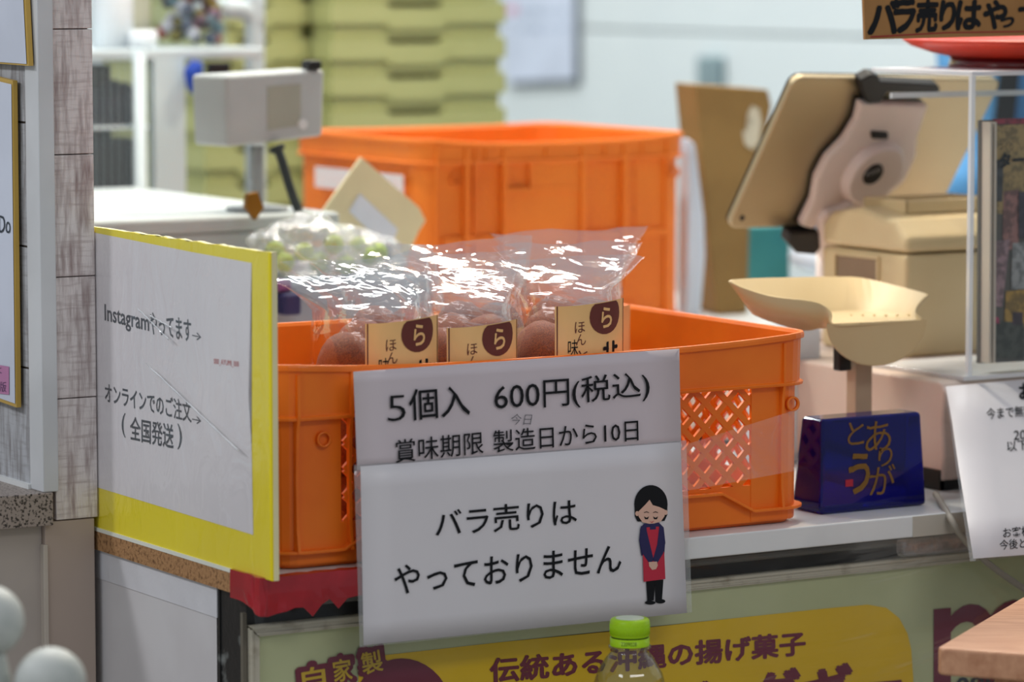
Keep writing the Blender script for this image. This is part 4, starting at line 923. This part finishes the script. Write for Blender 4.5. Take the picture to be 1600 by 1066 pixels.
# blue glove hanging
c = AY(304, 122, cY - .012)
bm = B(); bmesh.ops.create_icosphere(bm, subdivisions=3, radius=1)
for v in bm.verts: v.co = Vector((v.co.x * (.0105 + .004 * v.co.z), v.co.y * .008, v.co.z * .019)) * (1 + .25 * noise.noise(v.co * 1.8))
o = tag(obj('blue_cloth', bm, mat('royal_blue_cloth', (16, 60, 160), .7), smooth=True), 'royal blue cloth hanging under the trolley shelf', 'cloth'); o.location = c
c = AY(345, 108, cY - .01); bm = B(); box(bm, -.016, .01, -.006, .006, -.007, .008); o = tag(obj('black_clip_box', bm, BLACK, bevel=.002), 'small black clip hanging right of the blue cloth', 'clip'); o.location = c

# green trays in two stacks
grm = mat('moss_green_tray', (178, 182, 124), .55, c2=(170, 175, 116), cscale=5)
GY = 1.50
def tray_mesh(x0, x1, h, D_=.3):
    bm = B(); W2 = x1 - x0
    box(bm, .006, W2 - .006, .006, D_ - .006, 0, h * .8)
    # lip with stepped lower edge
    xs = [0, W2 * .30, W2 * .34, W2 * .62, W2 * .66, W2]; dz = [0, 0, -.0065, -.0065, 0, 0]
    for i in range(5):
        a = [(xs[i], 0, h * .42 + dz[i]), (xs[i + 1], 0, h * .42 + dz[i + 1]), (xs[i + 1], 0, h * .985 + dz[i + 1] * .9), (xs[i], 0, h * .985 + dz[i] * .9)]
        hexa(bm, a, [(p[0], .012, p[2]) for p in a])
    box(bm, 0, .01, .012, D_, h * .42, h * .985); box(bm, W2 - .01, W2, .012, D_, h * .42, h * .985); box(bm, 0, W2, D_ - .01, D_, h * .42, h * .985)
    bmesh.ops.recalc_face_normals(bm, faces=bm.faces)
    me = bpy.data.meshes.new('tray'); bm.to_mesh(me); bm.free(); me.materials.append(grm); return me
gx1 = AY(790, 100, GY).x; gx0 = AY(518, 100, GY).x; gxl = AY(318, 100, GY + .05).x
h_ = AY(700, 59, GY).z - AY(700, 114.5, GY).z
z0 = AY(700, 59, GY).z
k0 = int((z0 - .06) / h_) ; zb0 = z0 - k0 * h_
me1 = tray_mesh(gx0, gx1, h_); me2 = tray_mesh(gxl, gx0 - .004, h_)
ks = 18; bm = B(); box(bm, gxl - .02, gx1 + .02, GY - .0, GY + .38, 0, zb0 + ks * h_ - .002); tag(obj('tray_dolly', bm, mat('dolly_grey', (120, 124, 120), .6), bevel=.004), 'grey dolly under the stacked green trays', 'dolly')
ORD = ['bottom', 'second lowest', 'third lowest', 'fourth lowest', 'fifth lowest', 'sixth lowest', 'seventh lowest', 'eighth lowest', 'ninth lowest', 'tenth lowest', 'eleventh lowest', 'twelfth lowest', 'thirteenth lowest', 'fourteenth lowest', 'fifteenth lowest', 'sixteenth lowest']
for k in range(ks, k0 + 6):
    o = bpy.data.objects.new('green_tray', me1); COL.objects.link(o); o.location = (gx0, GY, zb0 + k * h_)
    tag(o, 'moss green tray, %s of the tall right-hand stack behind the rear crate' % ORD[min(k - ks, 15)], 'tray', 'right stack of green trays')
    o = bpy.data.objects.new('green_tray', me2); COL.objects.link(o); o.location = (gxl, GY + .05, zb0 + k * h_ - .0)
    tag(o, 'moss green tray, %s of the left-hand stack behind the display unit' % ORD[min(k - ks, 15)], 'tray', 'left stack of green trays')

# clear bags with green produce
def blob_bag(px, py, yy, rx, ry, rz_, seed, label):
    c = AY(px, py, yy); t = thing('produce_bag', label, 'bag', c)
    bm = B(); bmesh.ops.create_icosphere(bm, subdivisions=4, radius=1)
    for v in bm.verts: v.co = Vector((v.co.x * rx, v.co.y * ry, v.co.z * rz_)) * (1 + .22 * noise.noise(v.co * 2 + Vector((seed, 0, 0))) + .08 * noise.noise(v.co * 6))
    obj('bag_film', bm, film('produce_film', haze=.22, gloss=.14, rough=.15, scale=45, strength=1.0, dist=.008), t, smooth=True); return c
gp = mat('green_citrus', (176, 202, 56), .5, c2=(150, 180, 40), cscale=20)
c = blob_bag(480, 385, .64, .055, .045, .030, 1, 'clear bag of small green citrus, the left one behind the yellow board')
c_2 = blob_bag(560, 405, .68, .045, .04, .028, 4, 'clear bag of small green citrus, the right one below the beige envelope')
for k, (px, py) in enumerate(((475, 395), (522, 382), (560, 385), (445, 410), (575, 400), (500, 410), (540, 415), (590, 395), (430, 392))):
    q = AY(px, py, .64 + .008 * (k % 3)); bm = B(); bmesh.ops.create_icosphere(bm, subdivisions=3, radius=.0095); o = obj('green_citrus', bm, gp, None, smooth=True); o.location = q
    tag(o, 'small yellow-green citrus inside the clear bags', 'fruit', 'green citrus in bags')
zl = c.z - .032
bm = B(); box(bm, -.08, .12, -.05, .012, .8705 - zl, 0); o = tag(obj('grey_tray', bm, mat('dull_bluegrey', (150, 160, 172), .6), bevel=.003), 'dull blue-grey tub under the bags of green citrus', 'tub'); o.location = (c.x, .66, zl)
bm = B(); q = AY(455, 468, .60); box(bm, -.012, .006, -.01, .01, -.014, .006); o = tag(obj('navy_packet', bm, mat('navy_packet', (44, 42, 92), .6), bevel=.003), 'navy packet seen between yellow board and crate', 'packet'); o.location = q
bm = B(); q = AY(440, 445, .61); box(bm, -.008, .006, -.01, .01, -.006, .005); o = tag(obj('purple_packet', bm, mat('purple_packet', (140, 84, 140), .6), bevel=.003), 'small purple packet beside the green citrus', 'packet'); o.location = q
# beige envelope
eY = .755
en = thing('envelope', 'beige square envelope with white address label leaning on one corner', 'envelope', AY(605, 440, eY))
E_ = lambda px, py, k=0: AY(px, py, eY - .001 * k) - en.location
flat('envelope_sheet', [E_(565, 246), E_(655, 325), E_(665, 345), E_(650, 368), E_(610, 470), E_(560, 440), E_(498, 340)], mat('beige_envelope', (226, 214, 172), .6), en, th=(0, .004, 0))
flat('address_label', [E_(562, 302, 1), E_(622, 358, 1), E_(608, 392, 1), E_(545, 330, 1)], mat('label_white', (220, 226, 236), .5), en)
bm = B(); a, b_ = AY(604, 382, .70), AY(603, 430, .70); tube(bm, [a, a.lerp(b_, .3), b_], [.005, .0065, .007], 12); tag(obj('black_marker', bm, BLACK, smooth=True), 'black marker pen standing in front of the beige envelope', 'pen')
# whiteboard notice on right wall
wb = thing('wall_notice', 'white printed notice with a drawn-in shadow edge on the far wall', 'notice', AX(845, 120, 2.195))
V_ = lambda px, py, X=2.19: AX(px, py, X) - wb.location
bm = B(); prism(bm, [V_(780, -60, 2.192), V_(903, -60, 2.192), V_(904, 132, 2.192), V_(800, 136, 2.192)], (.006, 0, 0)); obj('shadow_edge', bm, mat('notice_shadow', (96, 104, 112), .5), wb)  # grey backing that draws the notice's dark shadow edge on the wall
flat('notice_sheet', [V_(780, -60), V_(897, -60), V_(897, 124), V_(790, 128)], mat('notice_white', (214, 222, 238), .5), wb)
for i, y in enumerate((14, 40)):
    text('lettering', 'お知らせ', mat('grey_print', (130, 150, 176), .6), V_(812, y + 10, 2.1895), V_(885, y + 10, 2.1895), V_(812, y, 2.1895), wb)
flat('pink_spot', [V_(792, 22, 2.1894), V_(808, 22, 2.1894), V_(808, 8, 2.1894), V_(792, 8, 2.1894)], mat('pink_print', (226, 170, 190), .6), wb)
q = AX(1112, 112, 2.19); bm = B(); box(bm, -.012, .008, -.03, .03, -.028, .026); o = tag(obj('wall_hook', bm, mat('blue_grey', (136, 156, 160), .5), bevel=.005), 'blue-grey hook on the wall above the brown paper bag', 'hook'); o.location = q
# kraft bag, white plastic, teal box
kY = .93; KB = thing('paper_bag', 'tall brown paper bag with white loop mark beside the rear crate', 'bag', (AY(1140, 480, kY).x, kY, .8705))
K_ = lambda px, py, k=0: AY(px, py, kY - .001 * k) - KB.location
kq = [K_(1086, 132), K_(1200, 140), K_(1206, 165), K_(1172, 330), K_(1168, 470), K_(1120, 470), K_(1104, 330)]
for v in kq[4:6]: v.z = 0.0
bm = B(); prism(bm, kq, (0.02, .07, 0)); obj('bag_body', bm, mat('kraft_paper', (142, 112, 62), .75, c2=(128, 100, 54), cscale=8), KB, bevel=.002)
flat('loop_mark', [K_(x, y, 1) for x, y in ((1175, 165), (1186, 170), (1190, 190), (1186, 222), (1176, 234), (1164, 226), (1160, 205), (1168, 204), (1174, 190), (1168, 178))], mat('offwhite_mark', (206, 200, 178), .6), KB)
bm = B(); pq = [AY(1076, 215, .91), AY(1088, 225, .91), AY(1102, 340, .91), AY(1104, 400, .91), AY(1096, 480, .91), AY(1072, 480, .91)]
for v in pq[4:]: v.z = .8705
prism(bm, pq, (0, .02, 0)); tag(obj('white_plastic_bag', bm, mat('bluish_plastic', (196, 210, 226), .5), bevel=.004), 'bluish white plastic bag squeezed between crate and paper bag', 'bag')
bm = B(); pq = [AY(1160, 355, 1.02), AY(1235, 352, 1.02), AY(1235, 460, 1.02), AY(1160, 460, 1.02)]
for v in pq[2:]: v.z = .8705
prism(bm, pq, (0, .06, 0)); tag(obj('teal_box', bm, mat('teal_box', (64, 140, 138), .6), bevel=.003), 'teal box below the tablet, right of the paper bag', 'box')
# small white device under pan (left)
bm = B(); pq = [AY(1180, 497, .36), AY(1262, 510, .36), AY(1262, 535, .36), AY(1190, 530, .36)]
p4 = AY(1225, 512, .34); bm = B(); box(bm, -.035, .028, -.02, .03, 0, p4.z - TZ); o = tag(obj('white_block', bm, mat('pale_blue_white', (206, 214, 222), .5), bevel=.002), 'low pale white block under the scoop pan behind the crate', 'block'); o.location = (p4.x, p4.y, TZ)

# person in blue behind tablet and case, head above the frame
pm = AY(1685, 150, 1.06)
pL = lambda px, py, yy: tuple(AY(px, py, yy) - Vector((pm.x, pm.y, 0)))
pe = thing('person', 'person in a light blue shirt with black strap behind the tablet', 'person', (pm.x, pm.y, 0))
sk = [((0, 0, .95), .14), ((0, 0, 1.12), .145), ((0, 0, 1.30), .15), ((0, 0, 1.40), .075), ((0, .0, 1.46), .055), ((0, -.01, 1.56), .085), ((0, -.01, 1.66), .08),
      ((-.17, 0, 1.34), .055), (pL(1530, 290, .98), .044), (pL(1330, 375, .93), .034), (pL(1262, 398, .91), .024), ((.17, 0, 1.34), .055), ((.23, -.02, 1.08), .044), ((.21, -.14, .93), .034), ((.19, -.19, .92), .022),
      ((-.09, 0, .80), .095), ((-.10, 0, .45), .065), ((-.10, 0, .06), .045), ((.09, 0, .80), .095), ((.10, 0, .45), .065), ((.10, 0, .06), .045), ((-.10, -.09, .03), .035), ((.10, -.09, .03), .035)]
ed = [(0, 1), (1, 2), (2, 3), (3, 4), (4, 5), (5, 6), (2, 7), (7, 8), (8, 9), (9, 10), (2, 11), (11, 12), (12, 13), (13, 14), (0, 15), (15, 16), (16, 17), (0, 18), (18, 19), (19, 20), (17, 21), (20, 22)]
me = bpy.data.meshes.new('body'); me.from_pydata([p for p, _ in sk], ed, []); o = link('body', me, mat('light_blue_shirt', (84, 146, 196), .8, c2=(76, 136, 186), cscale=6), pe)
md = o.modifiers.new('skin', 'SKIN'); md.use_smooth_shade = True
for i, (_, r) in enumerate(sk): me.skin_vertices[0].data[i].radius = (r * (1.25 if i < 3 else 1), r * (.8 if i < 3 else 1))
me.skin_vertices[0].data[0].use_root = True
o.modifiers.new('sub', 'SUBSURF').levels = 2; o.modifiers['sub'].render_levels = 2
skn = mat('skin', (214, 170, 146), .6)
bm = B(); bmesh.ops.create_icosphere(bm, subdivisions=3, radius=1)
for v in bm.verts: v.co = Vector((v.co.x * .092, v.co.y * .105 + .012, v.co.z * .11 + 1.63))
obj('hair', bm, mat('black_hair', (22, 20, 20), .7), pe, smooth=True)
bm = B(); bmesh.ops.create_icosphere(bm, subdivisions=3, radius=1)
for v in bm.verts:
    v.co = Vector((v.co.x * .078, v.co.y * .085 - .035, v.co.z * .105 + 1.595))
obj('face', bm, skn, pe, smooth=True)
for s in (-1, 1):
    h = Vector(pL(1262, 398, .91)) if s < 0 else Vector((.19, -.19, .92)); bm = B()
    bmesh.ops.create_icosphere(bm, subdivisions=3, radius=1, matrix=Matrix.Translation(h + Vector((0, -.03, -.002))) @ Matrix.Diagonal((.036, .045, .016, 1)))
    for k in range(4):
        a = h + Vector((-.024 + .016 * k, -.065, 0)); L_ = (.045, .05, .047, .036)[k]; tube(bm, [a, a + Vector((0, -L_ * .5, -.004)), a + Vector((0, -L_, -.018))], [.0085, .008, .006], 8)
    a = h + Vector((-s * .03, -.02, 0)); tube(bm, [a, a + Vector((-s * .018, -.022, -.004)), a + Vector((-s * .02, -.045, -.012))], [.01, .009, .007], 8)
    obj('hand', bm, mat('pale_glove', (206, 220, 236), .6), pe, smooth=True)
bm = B(); pts = bez([(-.19, .02, 1.40), (-.20, -.09, 1.34), (-.205, -.125, 1.20), (-.21, -.11, 1.02)], 6)
for a, b_ in zip(pts, pts[1:]): hexa(bm, [a + Vector((-.012, 0, 0)), a + Vector((.012, -.006, 0)), b_ + Vector((.012, -.006, 0)), b_ + Vector((-.012, 0, 0))], [a + Vector((-.012, .004, 0)), a + Vector((.012, -.002, 0)), b_ + Vector((.012, -.002, 0)), b_ + Vector((-.012, .004, 0))])
obj('apron_strap', bm, BLACK, pe)
